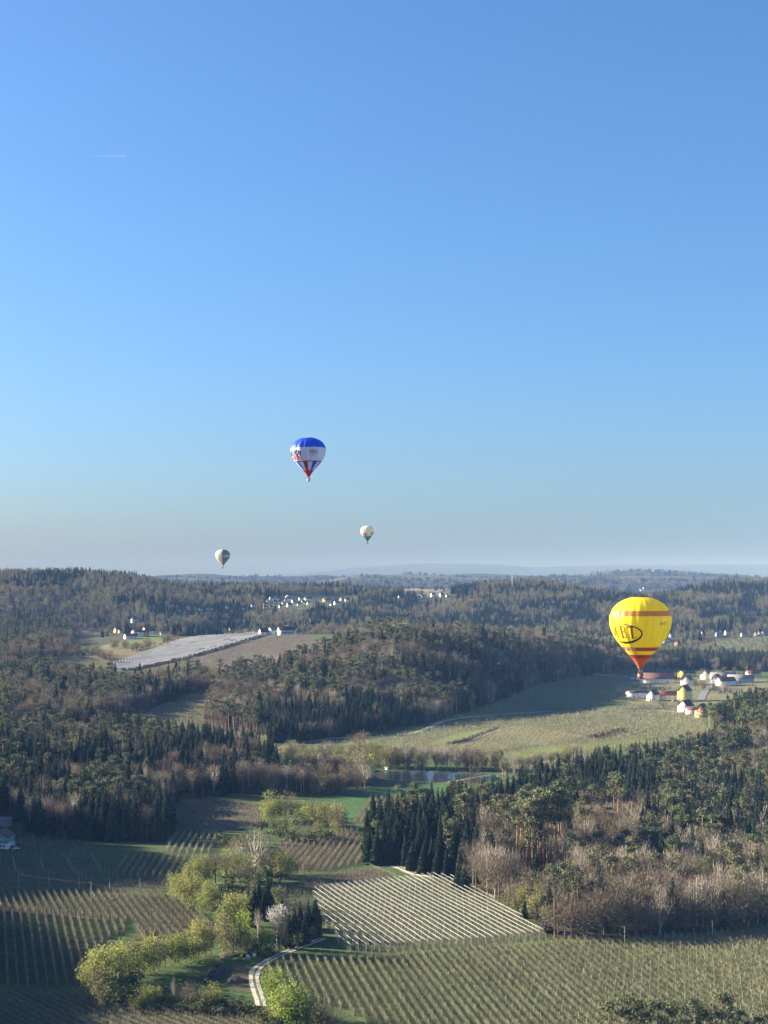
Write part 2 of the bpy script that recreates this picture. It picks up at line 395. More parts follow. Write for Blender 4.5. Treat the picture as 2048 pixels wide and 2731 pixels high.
parcel('centre_orchard', [(745, 2252), (850, 2232), (955, 2212), (962, 2262), (965, 2302), (880, 2322), (820, 2322), (760, 2302)], (.066, .070, .038))
parcel('valley_meadow', [(868, 2127), (950, 2110), (1030, 2094), (1180, 2092), (1320, 2086), (1330, 2104), (1250, 2110), (1100, 2126), (1040, 2130), (985, 2133), (935, 2192), (905, 2190)], MEADOW)
parcel('meadow_orchard', [(936, 2194), (985, 2133), (1060, 2128), (1200, 2116), (1300, 2104), (1300, 2150), (1080, 2170), (1030, 2200)], OLIVE)
parcel('brown_plot', [(800, 2346), (900, 2328), (985, 2314), (1055, 2336), (925, 2366), (832, 2379)], (.085, .070, .045))
parcel('corner_orchard', [(-110, 2640), (0, 2645), (220, 2652), (400, 2674), (560, 2692), (650, 2703), (700, 2731), (720, 2800), (-110, 2800)], (.050, .066, .028))
parcel('lower_meadow', [(330, 2640), (420, 2600), (560, 2556), (640, 2536), (690, 2552), (668, 2590), (675, 2650), (640, 2680), (480, 2690), (360, 2672)], (.050, .085, .024))
parcel('dirt_patch', [(595, 2585), (650, 2560), (672, 2590), (672, 2650), (600, 2630)], (.075, .072, .04))
parcel('track_meadow', [(1050, 2305), (1120, 2312), (1230, 2345), (1340, 2395), (1400, 2425), (1460, 2500), (1440, 2500), (1330, 2420), (1240, 2360), (1190, 2344), (1110, 2340)], (.085, .105, .032))
parcel('house_lawn', [(-110, 2262), (60, 2256), (250, 2262), (440, 2262), (440, 2278), (245, 2286), (150, 2276), (-110, 2278)], (.055, .075, .032))
parcel('shade_rows', [(45, 2215), (150, 2215), (245, 2262), (60, 2255)], (.06, .062, .035))
parcel('sloping_field', [(352, 1930), (420, 1885), (520, 1850), (580, 1838), (540, 1932), (450, 1945), (380, 1940)], (.105, .100, .055))
parcel('clearing', [(540, 1945), (640, 1950), (720, 1985), (800, 1990), (800, 2010), (640, 2005), (560, 1980)], (.115, .085, .06))
parcel('net_slope', [(296, 1779), (345, 1762), (480, 1712), (520, 1704), (700, 1692), (690, 1700), (600, 1728), (480, 1762), (352, 1789), (308, 1790)], (.12, .12, .10))
parcel('brown_slope', [(352, 1790), (480, 1763), (600, 1729), (690, 1701), (790, 1692), (880, 1708), (850, 1745), (770, 1765), (690, 1785), (600, 1815), (500, 1806), (430, 1790)], (.075, .065, .055))
parcel('village_meadow_left', [(170, 1752), (260, 1728), (320, 1708), (350, 1696), (420, 1690), (470, 1700), (478, 1708), (400, 1735), (300, 1775), (250, 1790)], (.115, .105, .055))
parcel('green_slope', [(316, 1717), (345, 1702), (410, 1688), (460, 1691), (448, 1704), (360, 1722)], (.10, .135, .038))
parcel('pale_strip', [(172, 1680), (300, 1684), (280, 1692), (180, 1690)], (.20, .175, .10))
parcel('pale_strip_lower', [(176, 1752), (260, 1727), (300, 1712), (305, 1722), (230, 1748)], (.14, .15, .06))
parcel('valley_field', [(800, 1985), (1000, 1965), (1140, 1945), (1300, 1909), (1500, 1895), (1700, 1880), (1860, 1885), (1880, 1930), (1900, 1960), (1760, 1985), (1600, 2010), (1450, 2060), (1350, 2070), (1280, 2030), (1150, 2000), (1000, 1985)], (.115, .118, .062))
parcel('pale_field', [(1165, 1990), (1300, 1950), (1400, 1935), (1560, 1962), (1500, 1978), (1350, 1998), (1260, 2020)], (.165, .150, .075))
parcel('green_bank', [(1130, 1990), (1220, 1955), (1330, 1940), (1300, 1950), (1190, 1985)], (.12, .14, .05))
parcel('green_bank_lower', [(1290, 2022), (1420, 1995), (1540, 1982), (1700, 1968), (1740, 1978), (1640, 1990), (1480, 2010), (1380, 2040), (1310, 2046)], (.12, .145, .048))
parcel('shadow_field', [(1130, 1935), (1300, 1882), (1450, 1822), (1570, 1800), (1660, 1797), (1660, 1850), (1700, 1868), (1500, 1892), (1300, 1906), (1180, 1925)], (.115, .122, .055))
parcel('farm_yard', [(1640, 1830), (1660, 1800), (1800, 1795), (2048, 1812), (2048, 1850), (1860, 1885), (1700, 1880), (1650, 1868)], (.13, .13, .07))
parcel('hop_orchard', [(1590, 1786), (1640, 1764), (1760, 1772), (1800, 1790), (1720, 1796)], (.105, .105, .055))
parcel('far_orchard_upper', [(1912, 1725), (1910, 1704), (2020, 1698), (2048, 1697), (2140, 1696), (2140, 1740), (2048, 1742), (2030, 1740), (1915, 1740)], (.085, .095, .058))
parcel('far_orchard_lower', [(1930, 1752), (2048, 1745), (2140, 1745), (2140, 1775), (2048, 1770), (1960, 1765)], (.10, .10, .06))
parcel('far_verge', [(1850, 1712), (1912, 1715), (1915, 1742), (2048, 1743), (1960, 1752), (1880, 1745)], (.13, .13, .07))
parcel('hill_field', [(1078, 1571), (1080, 1576), (1120, 1576), (1165, 1580), (1200, 1570), (1130, 1567)], STRAW, 8)
parcel('hill_meadow', [(1110, 1586), (1165, 1580), (1230, 1572), (1200, 1586), (1150, 1592)], (.11, .12, .06), 8)
parcel('hill_village', [(690, 1612), (760, 1588), (950, 1588), (975, 1600), (900, 1612), (820, 1626), (740, 1626)], (.10, .115, .06), 10)
parcel('far_slope_field', [(1850, 1655), (1900, 1644), (1935, 1640), (1935, 1660), (1870, 1670)], (.15, .12, .09), 10)
parcel('hill_stripe', [(1980, 1590), (2048, 1586), (2100, 1586), (2100, 1596), (1990, 1597)], (.15, .15, .09), 8)

col = np.zeros(XX.shape + (3,)); col[:] = GRASS
far = YY > 2450; col[far] = (.055, .058, .034)
beyond = YY > 5000
q = fbm(XX / 700.0, YY / 420.0, 31, 3)[..., None]
col = np.where(beyond[..., None], np.where((q > .14) & (YY[..., None] < 12500), np.array((.085, .09, .05)), np.where(q > -.0, np.array((.045, .055, .032)), np.array((.026, .032, .022)))), col)
for name, c_ in USE:
    col[inside(P[name], XX, YY)] = c_
mott = 1 + .22 * fbm(XX / 14.0, YY / 14.0, 41, 3) + .14 * fbm(XX / 3.1, YY / 3.1, 43, 2)
tint = fbm(XX / 45.0, YY / 45.0, 44, 2)
col = col * mott[..., None] * (1 + tint[..., None] * np.array((.14, .0, -.05)))
ny, nx = XX.shape
idx = np.arange(ny * nx).reshape(ny, nx)
gq = np.stack([idx[:-1, :-1], idx[:-1, 1:], idx[1:, 1:], idx[1:, :-1]], -1).reshape(-1, 4)
gm = bpy.data.materials.new('ground_cover'); gm.use_nodes = True
t = gm.node_tree; b = t.nodes['Principled BSDF']; b.inputs['Roughness'].default_value = .95; b.inputs['Specular IOR Level'].default_value = .1
at_ = t.nodes.new('ShaderNodeVertexColor'); at_.layer_name = 'cover'
geo = t.nodes.new('ShaderNodeNewGeometry'); nz = t.nodes.new('ShaderNodeTexNoise'); nz.inputs['Scale'].default_value = .55; nz.inputs['Detail'].default_value = 5
t.links.new(geo.outputs['Position'], nz.inputs['Vector'])
mr = t.nodes.new('ShaderNodeMapRange'); mr.inputs[1].default_value = .3; mr.inputs[2].default_value = .7; mr.inputs[3].default_value = .72; mr.inputs[4].default_value = 1.28
t.links.new(nz.outputs[0], mr.inputs[0])
vm = t.nodes.new('ShaderNodeVectorMath'); vm.operation = 'SCALE'; t.links.new(at_.outputs[0], vm.inputs[0]); t.links.new(mr.outputs[0], vm.inputs['Scale'])
t.links.new(vm.outputs[0], b.inputs['Base Color'])
gme = mesh_np('ground', np.stack([XX, YY, ZZ], -1).reshape(-1, 3), gq, gm, smooth=True)
ca = gme.color_attributes.new('cover', 'FLOAT_COLOR', 'POINT')
ca.data.foreach_set('color', np.concatenate([col.reshape(-1, 3), np.ones((ny * nx, 1))], 1).astype(np.float32).ravel())
ground = link('ground', gme); tag(ground, 'rolling farmland and hills in early spring under everything else', kind='structure')

# water
wm = bpy.data.materials.new('pond_water'); wm.use_nodes = True
t = wm.node_tree; b = t.nodes['Principled BSDF']; b.inputs['Base Color'].default_value = (.018, .026, .034, 1); b.inputs['Roughness'].default_value = .16
b.inputs['Specular IOR Level'].default_value = .5
nz = t.nodes.new('ShaderNodeTexNoise'); nz.inputs['Scale'].default_value = .8; bp = t.nodes.new('ShaderNodeBump'); bp.inputs['Strength'].default_value = .05
tc = t.nodes.new('ShaderNodeTexCoord'); t.links.new(tc.outputs['Object'], nz.inputs['Vector']); t.links.new(nz.outputs[0], bp.inputs['Height']); t.links.new(bp.outputs[0], b.inputs['Normal'])
pv = grow(pw, 1.03)
pme = mesh_np('pond', np.concatenate([np.array([[pc[0], pc[1], pond_z]]), np.c_[pv, np.full(len(pv), pond_z)]]),
              np.array([(0, 1 + k, 1 + (k + 1) % len(pv)) for k in range(len(pv))]), wm)
tag(link('pond', pme), 'still dark pond reflecting the pale sky in the valley', kind='structure')

# roads and tracks: ribbons laid on the ground
def ribbon(name, pts, width, m, label, lift=.12, step=10):
    L = wline(pts, step)
    # even spacing, smoothed
    d = np.r_[0, np.cumsum(np.hypot(*(np.diff(L[:, :2], axis=0).T)))]
    n = max(4, int(d[-1] / 3)); s = np.linspace(0, d[-1], n)
    x = np.interp(s, d, L[:, 0]); y = np.interp(s, d, L[:, 1])
    k = np.ones(7) / 7
    xp = np.pad(x, 3, 'edge'); yp = np.pad(y, 3, 'edge'); x = np.convolve(xp, k, 'valid'); y = np.convolve(yp, k, 'valid')
    tx = np.gradient(x); ty = np.gradient(y); l = np.hypot(tx, ty) + 1e-9; nx_, ny_ = -ty / l, tx / l
    wv = width * (1 + .12 * np.sin(np.arange(n) * .7) * .5)
    cols = []
    for o in (-.5, -.13, .13, .5):
        e_ = o * (1 + .45 * vnoise(s * .35, s * 0 + 9 * o, 5) - .22 + .25 * vnoise(s * 1.7, s * 0 + 7 * o, 6)) if abs(o) > .3 else o * (.6 + .9 * vnoise(s * .5, s * 0 + 3 * o, 7))
        X = x + nx_ * wv * e_; Y = y + ny_ * wv * e_
        cols.append(np.c_[X, Y, hgt(X, Y) + lift + .05 * (abs(o) < .3)])
    V = np.stack(cols, 1).reshape(-1, 3)
    f = [(i * 4 + j, i * 4 + j + 1, (i + 1) * 4 + j + 1, (i + 1) * 4 + j) for i in range(n - 1) for j in range(3)]
    return tag(link(name, mesh_np(name, V, np.array(f), [m, M['track_grass']], [1 if j == 1 and name != 'farm_lane' else 0 for i in range(n - 1) for j in range(3)])), label, kind='structure')
ribbon('gravel_track', [(866, 2498), (842, 2512), (800, 2526), (760, 2540), (720, 2560), (690, 2576), (676, 2592), (676, 2612), (684, 2640), (694, 2668), (700, 2690)], 3.4, M['gravel'], 'pale gravel track curving past the lower meadow')
ribbon('gravel_track', [(1010, 2303), (1040, 2304), (1062, 2310), (1090, 2326), (1140, 2338), (1200, 2338), (1260, 2345)], 5.5, M['gravel'], 'pale gravel track between the netted orchard and the conifers')
ribbon('country_road', [(800, 1982), (880, 1970), (960, 1966), (1060, 1961), (1110, 1955), (1145, 1941), (1175, 1926), (1215, 1917), (1260, 1912), (1330, 1906), (1450, 1898)], 5.5, M['gravel'], 'pale country road curving along the foot of the middle wood', .25)
ribbon('country_road', [(720, 2012), (735, 1998), (770, 1988), (800, 1982)], 4.5, M['gravel'], 'short grey bend of road below the clearing', .25)
ribbon('field_path', [(862, 2131), (900, 2124), (950, 2111), (995, 2097), (1010, 2090)], 2.6, M['dirt'], 'brown field path along the stream trees to the pond', .15)
ribbon('field_path', [(1195, 1989), (1250, 1978), (1300, 1958), (1340, 1944), (1380, 1940)], 3.2, M['gravel'], 'pale farm path edging the pale field', .25)
ribbon('field_path', [(1440, 1899), (1520, 1895), (1600, 1894), (1660, 1895)], 3.0, M['gravel'], 'thin pale path along the shaded top of the valley field', .3)
ribbon('field_path', [(1640, 1898), (1700, 1894), (1760, 1896), (1840, 1902)], 4.5, M['gravel'], 'pale farm path leading to the lowest farmhouse', .3)
ribbon('country_road', [(1562, 1798), (1590, 1793), (1606, 1783), (1606, 1774), (1585, 1765), (1560, 1760)], 7, M['gravel'], 'pale road bending up beside the yellow balloon', .4)
ribbon('country_road', [(1560, 1797), (1640, 1803), (1680, 1806)], 6, M['gravel'], 'narrow pale lane running to the long barn', .4)
ribbon('farm_lane', [(1868, 1868), (1876, 1850), (1892, 1832), (1900, 1822), (1870, 1818), (1820, 1816)], 8, M['asphalt'], 'grey asphalt lane climbing between the farm buildings', .4)
ribbon('field_path', [(444, 2250), (455, 2240), (462, 2225), (452, 2190), (448, 2160)], 2.6, M['dirt'], 'faint dirt path beside the dark field', .15)
ribbon('field_path', [(-60, 2427), (100, 2434), (200, 2445), (350, 2459)], 2.4, M['dirt'], 'narrow grassy path between two left orchards', .12)

# ------------------------------------------------------------------ tree meshes (height 1, standing on the origin)
def cards(cent, size, r, flat=0.0, aspect=1.0, up=None):
    """small leaf-sized quads of random attitude"""
    n = len(cent); a = r.normal(size=(n, 3)); a[:, 2] *= (1 - flat); a /= np.linalg.norm(a, axis=1, keepdims=True)
    b = np.cross(a, r.normal(size=(n, 3))); b /= np.linalg.norm(b, axis=1, keepdims=True)
    s = size * r.uniform(.6, 1.35, (n, 1)); A = a * s * aspect; B = b * s
    V = np.stack([cent - A - B * .4, cent + A * .2 - B, cent + A + B * .4, cent - A * .2 + B], 1).reshape(-1, 3)
    f = np.arange(4 * n).reshape(n, 4)
    return V, f
def sticks(p0, p1, wd, r):
    n = len(p0); d = p1 - p0; a = np.cross(d, r.normal(size=(n, 3))); a /= np.linalg.norm(a, axis=1, keepdims=True) + 1e-9
    V = np.stack([p0 - a * wd, p0 + a * wd, p1], 1).reshape(-1, 3)
    return V, np.arange(3 * n).reshape(n, 3)

def spruce(seed, wid=.17, low=.05):
    r = np.random.default_rng(seed); tk = MB(); tk.tube([(0, 0, -.02), (0, 0, .5), (0, 0, .97)], [.014, .009, .002], 5, cap=False)
    V = []; f = []; n = 0; lev = 17
    for L in range(lev):
        z = low + (1 - low) * (L / lev) ** .92
        rad = wid * (1 - z) ** .78 * r.uniform(.8, 1.12) + .010
        nb = 9 if L < 10 else 6
        ph = r.uniform(0, 6.28)
        for k in range(nb):
            a = ph + 2 * pi * k / nb + r.uniform(-.2, .2); rr = rad * r.uniform(.7, 1.2)
            up = .32 * rr + .012
            def p(q, da, dz): return (q * cos(a + da), q * sin(a + da), z + dz)
            V += [p(.0, 0, up), p(rr * .62, .40, -.15 * rr), p(rr, 0, -.48 * rr), p(rr * .62, -.40, -.15 * rr), p(rr * .55, 0, -.95 * rr - .01)]
            f += [(n, n + 1, n + 2), (n, n + 2, n + 3), (n, n + 4, n + 2)]; n += 5
    V += [(.006, 0, .93), (-.006, .004, .93), (0, 0, 1.0)]; f.append((n, n + 1, n + 2))
    return tk, (np.array(V), np.array(f))

def pine(seed, low=.52):
    r = np.random.default_rng(seed); tk = MB()
    bx, by = r.uniform(-.03, .03, 2)
    path = [(0, 0, -.02), (bx * .4, by * .4, .35), (bx, by, .68), (bx * .8, by * 1.1, .93)]
    tk.tube(path, [.013, .011, .008, .003], 5, cap=False)
    cs = []
    for k in range(15):
        z = low + (1 - low) * r.uniform(0, 1) ** .75 * .97; a = r.uniform(0, 6.28)
        reach = (.035 + .13 * (1 - ((z - .72) / .34) ** 2)) * r.uniform(.35, 1.0)
        c = np.array((bx + reach * cos(a), by + reach * sin(a), z + .01)); cs.append(c)
        tk.tube([(bx * z, by * z, z - .05), tuple(c)], [.004, .0015], 3, cap=False)
    cs.append(np.array((bx, by, .965)))
    P_ = []
    for c in cs:
        m = 42; q = r.normal(size=(m, 3)) * np.array((.036, .036, .022)); P_.append(c + q)
    V, f = cards(np.concatenate(P_), .0122, r, .3, 1.3)
    return tk, (V, f)

def limbs(r, nl=9, fork=.3, rx=.26, cz=.6, rz=.38, trunk=.015, lean=0.0, emin=.1):
    tk = MB(); lx, ly = r.uniform(-lean, lean, 2)
    tk.tube([(0, 0, -.02), (lx * .3, ly * .3, fork), (lx, ly, .72), (lx * 1.2, ly * 1.2, .94)], [trunk, trunk * .75, trunk * .4, .002], 5, cap=False)
    tips = []
    for k in range(nl):
        z0 = r.uniform(fork * .9, .72 if emin > 0 else .5); a = 2 * pi * k / nl + r.uniform(-.4, .4)
        e = r.uniform(emin, 1.15); q = r.uniform(.75, 1.0)
        end = np.array((lx + rx * q * cos(e) * cos(a), ly + rx * q * cos(e) * sin(a), max(.05, min(.97, cz + rz * q * sin(e) * .95))))
        s = np.array((lx * z0, ly * z0, z0)); mid = s * .45 + end * .55 + np.array((0, 0, -.03)); mid[2] = max(mid[2], z0 + .02) if emin > 0 else mid[2] + .04
        tk.tube([s, mid, end], [trunk * .42, trunk * .26, .0015], 3, cap=False); tips.append((s, mid, end))
    return tk, tips
def crown_pts(r, n, rx, cz, rz, tips, k=.55, lumps=9):
    """points through the crown, thicker round limb ends so that gaps stay between"""
    P_ = []
    for i in range(n):
        s, mid, end = tips[r.integers(len(tips))]
        t_ = r.uniform(0.15, 1.05); b_ = mid + (end - mid) * t_ if r.random() < .75 else s + (mid - s) * r.uniform(.4, 1)
        P_.append(b_ + r.normal(size=3) * np.array((rx * .26, rx * .26, rz * .17)))
    P_ = np.array(P_)
    q = ((P_[:, 0] / (rx * 1.12)) ** 2 + (P_[:, 1] / (rx * 1.12)) ** 2 + ((P_[:, 2] - cz) / (rz * 1.05)) ** 2)
    sc = np.where(q > 1, 1 / np.sqrt(np.maximum(q, 1e-6)), 1)[:, None]; c0 = np.array((0, 0, cz))
    return c0 + (P_ - c0) * sc
def bare(seed, rx=.29, cz=.6, rz=.39, n=760, wd=.0032, fork=.28, ln=.062, up=.2):
    r = np.random.default_rng(seed); tk, tips = limbs(r, 12 if fork > .15 else 17, fork, rx, cz, rz, .019, .03, .1 if fork > .15 else -1.0)
    p0 = crown_pts(r, n, rx, cz, rz, tips); d = p0 - np.array((0, 0, cz - .28)); d /= np.linalg.norm(d, axis=1, keepdims=True)
    d = d + np.array((0, 0, up)) + r.normal(size=d.shape) * .45; d /= np.linalg.norm(d, axis=1, keepdims=True)
    p1 = p0 + d * ln * r.uniform(.5, 1.2, (n, 1)); p1[:, 2] = np.minimum(p1[:, 2], 1.0)
    return tk, sticks(p0 - d * .02, p1, wd, r)
def leafy(seed, rx=.3, cz=.56, rz=.42, n=560, size=.019, fork=.22, nl=12):
    r = np.random.default_rng(seed); tk, tips = limbs(r, nl if fork > .15 else nl + 6, fork, rx, cz, rz, .014, .05, .1 if fork > .15 else -1.05)
    c = crown_pts(r, n, rx, cz, rz, tips)
    return tk, cards(c, size, r, 0, 1.25)
def bush(seed, n=300, size=.045):
    r = np.random.default_rng(seed); tk, tips = limbs(r, 11, .1, .5, .5, .45, .02, .08, -1.0)
    c = crown_pts(r, n, .5, .5, .46, tips)
    return tk, cards(c, size, r, 0, 1.2)

KINDS = {}
def kind(name, makers, bark, leaf):
    vs_ = []
    for tk, (V, f) in makers:
        trunk = tk.mesh(name + '_trunk', M[bark]); crown = mesh_np(name + '_crown', V, f, M[leaf])
        tv = np.concatenate(tk.v); n0 = len(tv)
        t4 = np.concatenate(tk.f4)
        both = mesh_np(name, np.concatenate([tv, V]), [t4, f + n0] if f.shape[1] == 3 else [np.concatenate([t4, f + n0])], [M[bark], M[leaf]],
                       ([0] * len(t4) + [1] * len(f)) if f.shape[1] == 4 else ([0] * len(t4) + [1] * len(f)))
        vs_.append((trunk, crown, both))
    KINDS[name] = vs_
kind('spruce_tree', [spruce(1, .19), spruce(2, .165), spruce(3, .22), spruce(4, .14, .12)], 'bark', 'spruce')
kind('pine_tree', [pine(11), pine(12, .6), pine(13, .45), pine(14, .56)], 'bark_pine', 'pine')
kind('bare_tree', [bare(21), bare(22, .24, .62, .37, 620), bare(23, .34, .58, .40, 840), bare(24, .20, .63, .36, 520), bare(25, .31, .5, .48, 1000, .0032, .08, .062, .2), bare(26, .36, .48, .47, 1150, .0032, .06, .062, .15)], 'bark', 'twig')
kind('grey_tree', [bare(31, .21, .6, .38, 420, .0034, .2), bare(32, .26, .57, .41, 620, .0034, .14, .12, .7), bare(33, .17, .62, .37, 340, .0034)], 'bark_pale', 'twig_grey')
kind('willow_tree', [leafy(41, .31, .50, .49, 1500, .0145, .08), leafy(42, .27, .52, .48, 1350, .0145, .1), leafy(43, .36, .48, .48, 1600, .015, .06)], 'bark', 'leaf')
kind('budding_tree', [leafy(51, .25, .54, .46, 560, .017, .1), leafy(52, .21, .56, .44, 480, .016, .12), leafy(53, .30, .50, .48, 640, .018, .07)], 'bark', 'leaf_dull')
kind('bright_tree', [leafy(61, .22, .52, .48, 1250, .014, .08), leafy(62, .29, .5, .49, 1400, .0145, .06)], 'bark', 'leaf_bright')
kind('blossom_tree', [leafy(71, .24, .68, .31, 900, .0115, .4)], 'bark_pale', 'blossom')
kind('bush', [bush(81), bush(82), bush(83)], 'bark', 'shrub')
KN = list(KINDS)

# ------------------------------------------------------------------ where the trees stand
TR = []        # (kind index, variant, x, y, z, height, rotation, width factor, wood name)
def plant(kd, x, y, h, wood, wf=1.0, var=None, dz=0.0):
    k = KN.index(kd); v = int(rng.integers(len(KINDS[kd]))) if var is None else var
    TR.append((k, v, x, y, float(hgt(x, y)) - .15 + dz, h, rng.uniform(0, 6.28), wf, wood))
def mixpick(mix, s):
    s = s % 1.0; a = 0
    for k, p in mix:
        a += p
        if s < a: return k
    return mix[-1][0]
def wood(name, poly, space, mix, hr, scale=60.0, avoid=(), clump=.62, seed=0, zone=None):
    x0, y0 = poly.min(0); x1, y1 = poly.max(0)
    gx, gy = np.meshgrid(np.arange(x0, x1, space), np.arange(y0, y1, space))
    gx = gx + (np.arange(gx.shape[0]) % 2)[:, None] * space * .5
    gx = gx + rng.uniform(-.42, .42, gx.shape) * space; gy = gy + rng.uniform(-.42, .42, gy.shape) * space
    gx = gx.ravel(); gy = gy.ravel(); ok = inside(poly, gx, gy)
    for a in avoid: ok &= ~inside(P[a], gx, gy)
    u = gx / np.maximum(gy, 1); ok &= (np.abs(u) < .335)
    gx = gx[ok]; gy = gy[ok]
    nz_ = (fbm(gx / scale, gy / scale, 50 + seed, 2) * .5 + .5)
    nz_ = np.clip((nz_ - .22) / .56, 0, .999)
    pick = np.where(rng.random(len(gx)) < clump, nz_, rng.random(len(gx)))
    zz = hgt(gx, gy)
    hn = 1 + .14 * fbm(gx / 35, gy / 35, 77 + seed, 2)
    for x, y, z, s, q in zip(gx, gy, zz, pick, hn):
        kd = mixpick((zone(CX + F * x / y, HZ - F * z / y) if zone else None) or mix, s); h = rng.uniform(*hr.get(kd, hr['*'])) * q
        k = KN.index(kd)
        TR.append((k, int(rng.integers(len(KINDS[kd]))), x, y, z - .2, h, rng.uniform(0, 6.28), rng.uniform(.88, 1.18), name))

HR = {'*': (17, 25), 'spruce_tree': (15, 29), 'pine_tree': (20, 27), 'bare_tree': (14, 24), 'grey_tree': (17, 24), 'budding_tree': (13, 20), 'bush': (2.5, 5), 'willow_tree': (12, 18)}
SP, PI_, BA, GR, BU = 'spruce_tree', 'pine_tree', 'bare_tree', 'grey_tree', 'budding_tree'
def zone_right(px, py):
    w_ = 18 * sin(px * .021) + 14 * sin(px * .05 + 1)
    if 1368 < px < 1522 and 2335 < py < 2398: return [('bush', 1)]
    if py > 2388 + w_: return [(SP, .24), (GR, .24), (BA, .40), (PI_, .06), (BU, .06)]
    if px < 1255 + w_ and py > 2190: return [(SP, .84), (BA, .10), (PI_, .06)]
    if py < 2212 + w_ * .6 and px < 1765: return [(SP, .82), (PI_, .06), (BA, .12)]
    if px < 1740 + w_: return [(SP, .10), (PI_, .05), (BU, .05), (GR, .36), (BA, .44)]
    return [(SP, .38), (PI_, .11), (BU, .05), (GR, .15), (BA, .31)]
def zone_left(px, py):
    w_ = 16 * sin(px * .025) + 10 * sin(px * .06 + 2)
    if px > 270 and py > 2196 + w_ * .5: return [(SP, .92), (BA, .08)]
    if py > 2105 + w_: return [(BA, .54), (GR, .06), (SP, .32), (PI_, .08)]
    if px > 470: return [(SP, .86), (BA, .14)]
    return [(SP, .72), (PI_, .10), (BA, .16), (BU, .02)]
def zone_mid(px, py):
    w_ = 14 * sin(px * .03) + 10 * sin(px * .07 + 2)
    if py > 1905 + w_ and 690 < px < 1120: return [(SP, .70), (BA, .30)]
    if px < 720: return [(PI_, .40), (BA, .38), (GR, .10), (SP, .12)]
    return None
wood('right wood', P['right_wood'], 6.4, [('spruce_tree', .44), ('pine_tree', .09), ('budding_tree', .05), ('grey_tree', .13), ('bare_tree', .29)], HR, 55, seed=1, zone=zone_right)
wood('rise wood', P['right_rise_wood'], 6.6, [('pine_tree', .45), ('spruce_tree', .40), ('bare_tree', .15)], HR, 40, seed=2)
wood('edge wood', P['far_edge_wood'], 7.0, [('bare_tree', .7), ('grey_tree', .15), ('pine_tree', .15)], HR, 40, seed=3)
wood('left wood', P['left_wood'], 6.8, [('spruce_tree', .50), ('pine_tree', .10), ('bare_tree', .32), ('grey_tree', .08)], HR, 60, seed=4, zone=zone_left)
wood('back wood', P['left_back_wood'], 8.0, [('spruce_tree', .28), ('pine_tree', .14), ('bare_tree', .34), ('budding_tree', .24)], HR, 70, avoid=('sloping_field',), seed=5)
wood('middle wood', P['middle_wood'], 8.0, [('spruce_tree', .20), ('pine_tree', .22), ('budding_tree', .06), ('grey_tree', .10), ('bare_tree', .42)], HR, 75, seed=6, zone=zone_mid)
wood('farm wood', P['farm_wood'], 9.0, [('spruce_tree', .6), ('bare_tree', .4)], HR, 60, seed=7)
wood('upper left wood', P['upper_left_wood'], 9.5, [('spruce_tree', .25), ('pine_tree', .2), ('bare_tree', .42), ('budding_tree', .13)], HR, 90, avoid=('pale_strip', 'village_meadow_left', 'pale_strip_lower'), seed=8)
# the far ridge and its valley, everything that is not field
ring = np.array([(-1250, 2650), (-1250, 5000), (1500, 5300), (1500, 2750), (800, 2900), (560, 2600), (300, 2500), (120, 2450), (-250, 2700), (-520, 2850), (-700, 2650)], float)
wood('far hills', ring, 14.5, [('spruce_tree', .42), ('pine_tree', .06), ('budding_tree', .24), ('bare_tree', .28)], {'*': (17, 25), 'spruce_tree': (18, 28)}, 120,
     avoid=('upper_left_wood', 'net_slope', 'brown_slope', 'village_meadow_left', 'green_slope', 'pale_strip', 'pale_strip_lower', 'middle_wood', 'far_orchard_upper', 'far_orchard_lower', 'far_verge',
            'hill_field', 'hill_meadow', 'hill_village', 'far_slope_field', 'hill_stripe', 'farm_wood', 'hop_orchard', 'farm_yard'), clump=.7, seed=9)
# woods out on the rolling country
ng_ = 15000
fx = rng.uniform(-.27, .27, ng_); fy = 5200 * np.exp(rng.uniform(0, 1, ng_) * .86); fX = fx * fy
ok = fbm(fX / 700.0, fy / 420.0, 31, 3) < .08
for x, y, s in zip(fX[ok], fy[ok], rng.random(ok.sum())):
    kd = 'spruce_tree' if s < .5 else 'bare_tree'
    TR.append((KN.index(kd), int(rng.integers(3)), x, y, float(hgt(x, y)) - 3, rng.uniform(20, 30), rng.uniform(0, 6.28), 2.4, 'distant woods'))
# wooded bank outside the lower left of the frame (its shade falls into the picture)
bank = np.array([(-215, 470), (-180, 500), (-172, 560), (-186, 640), (-215, 700), (-300, 700), (-310, 470)], float)
gx, gy = np.meshgrid(np.arange(-310, -165, 6.5), np.arange(470, 700, 6.5)); gx = gx.ravel() + rng.uniform(-2, 2, gx.size); gy = gy.ravel() + rng.uniform(-2, 2, gy.size)
ok = inside(bank, gx, gy)
for x, y in zip(gx[ok], gy[ok]): plant('spruce_tree' if rng.random() < .7 else 'bare_tree', x, y, rng.uniform(18, 26), 'bank wood')

gx, gy = np.meshgrid(np.arange(-410, -262, 8), np.arange(690, 1010, 8)); gx = gx.ravel() + rng.uniform(-2, 2, gx.size); gy = gy.ravel() + rng.uniform(-2, 2, gy.size)
ok = (gx / gy < -.285) & (((gx + 335) / 78) ** 2 + ((gy - 850) / 150) ** 2 < 1)
for x, y in zip(gx[ok], gy[ok]): plant('spruce_tree' if rng.random() < .6 else 'bare_tree', x, y, rng.uniform(17, 25), 'bank wood')

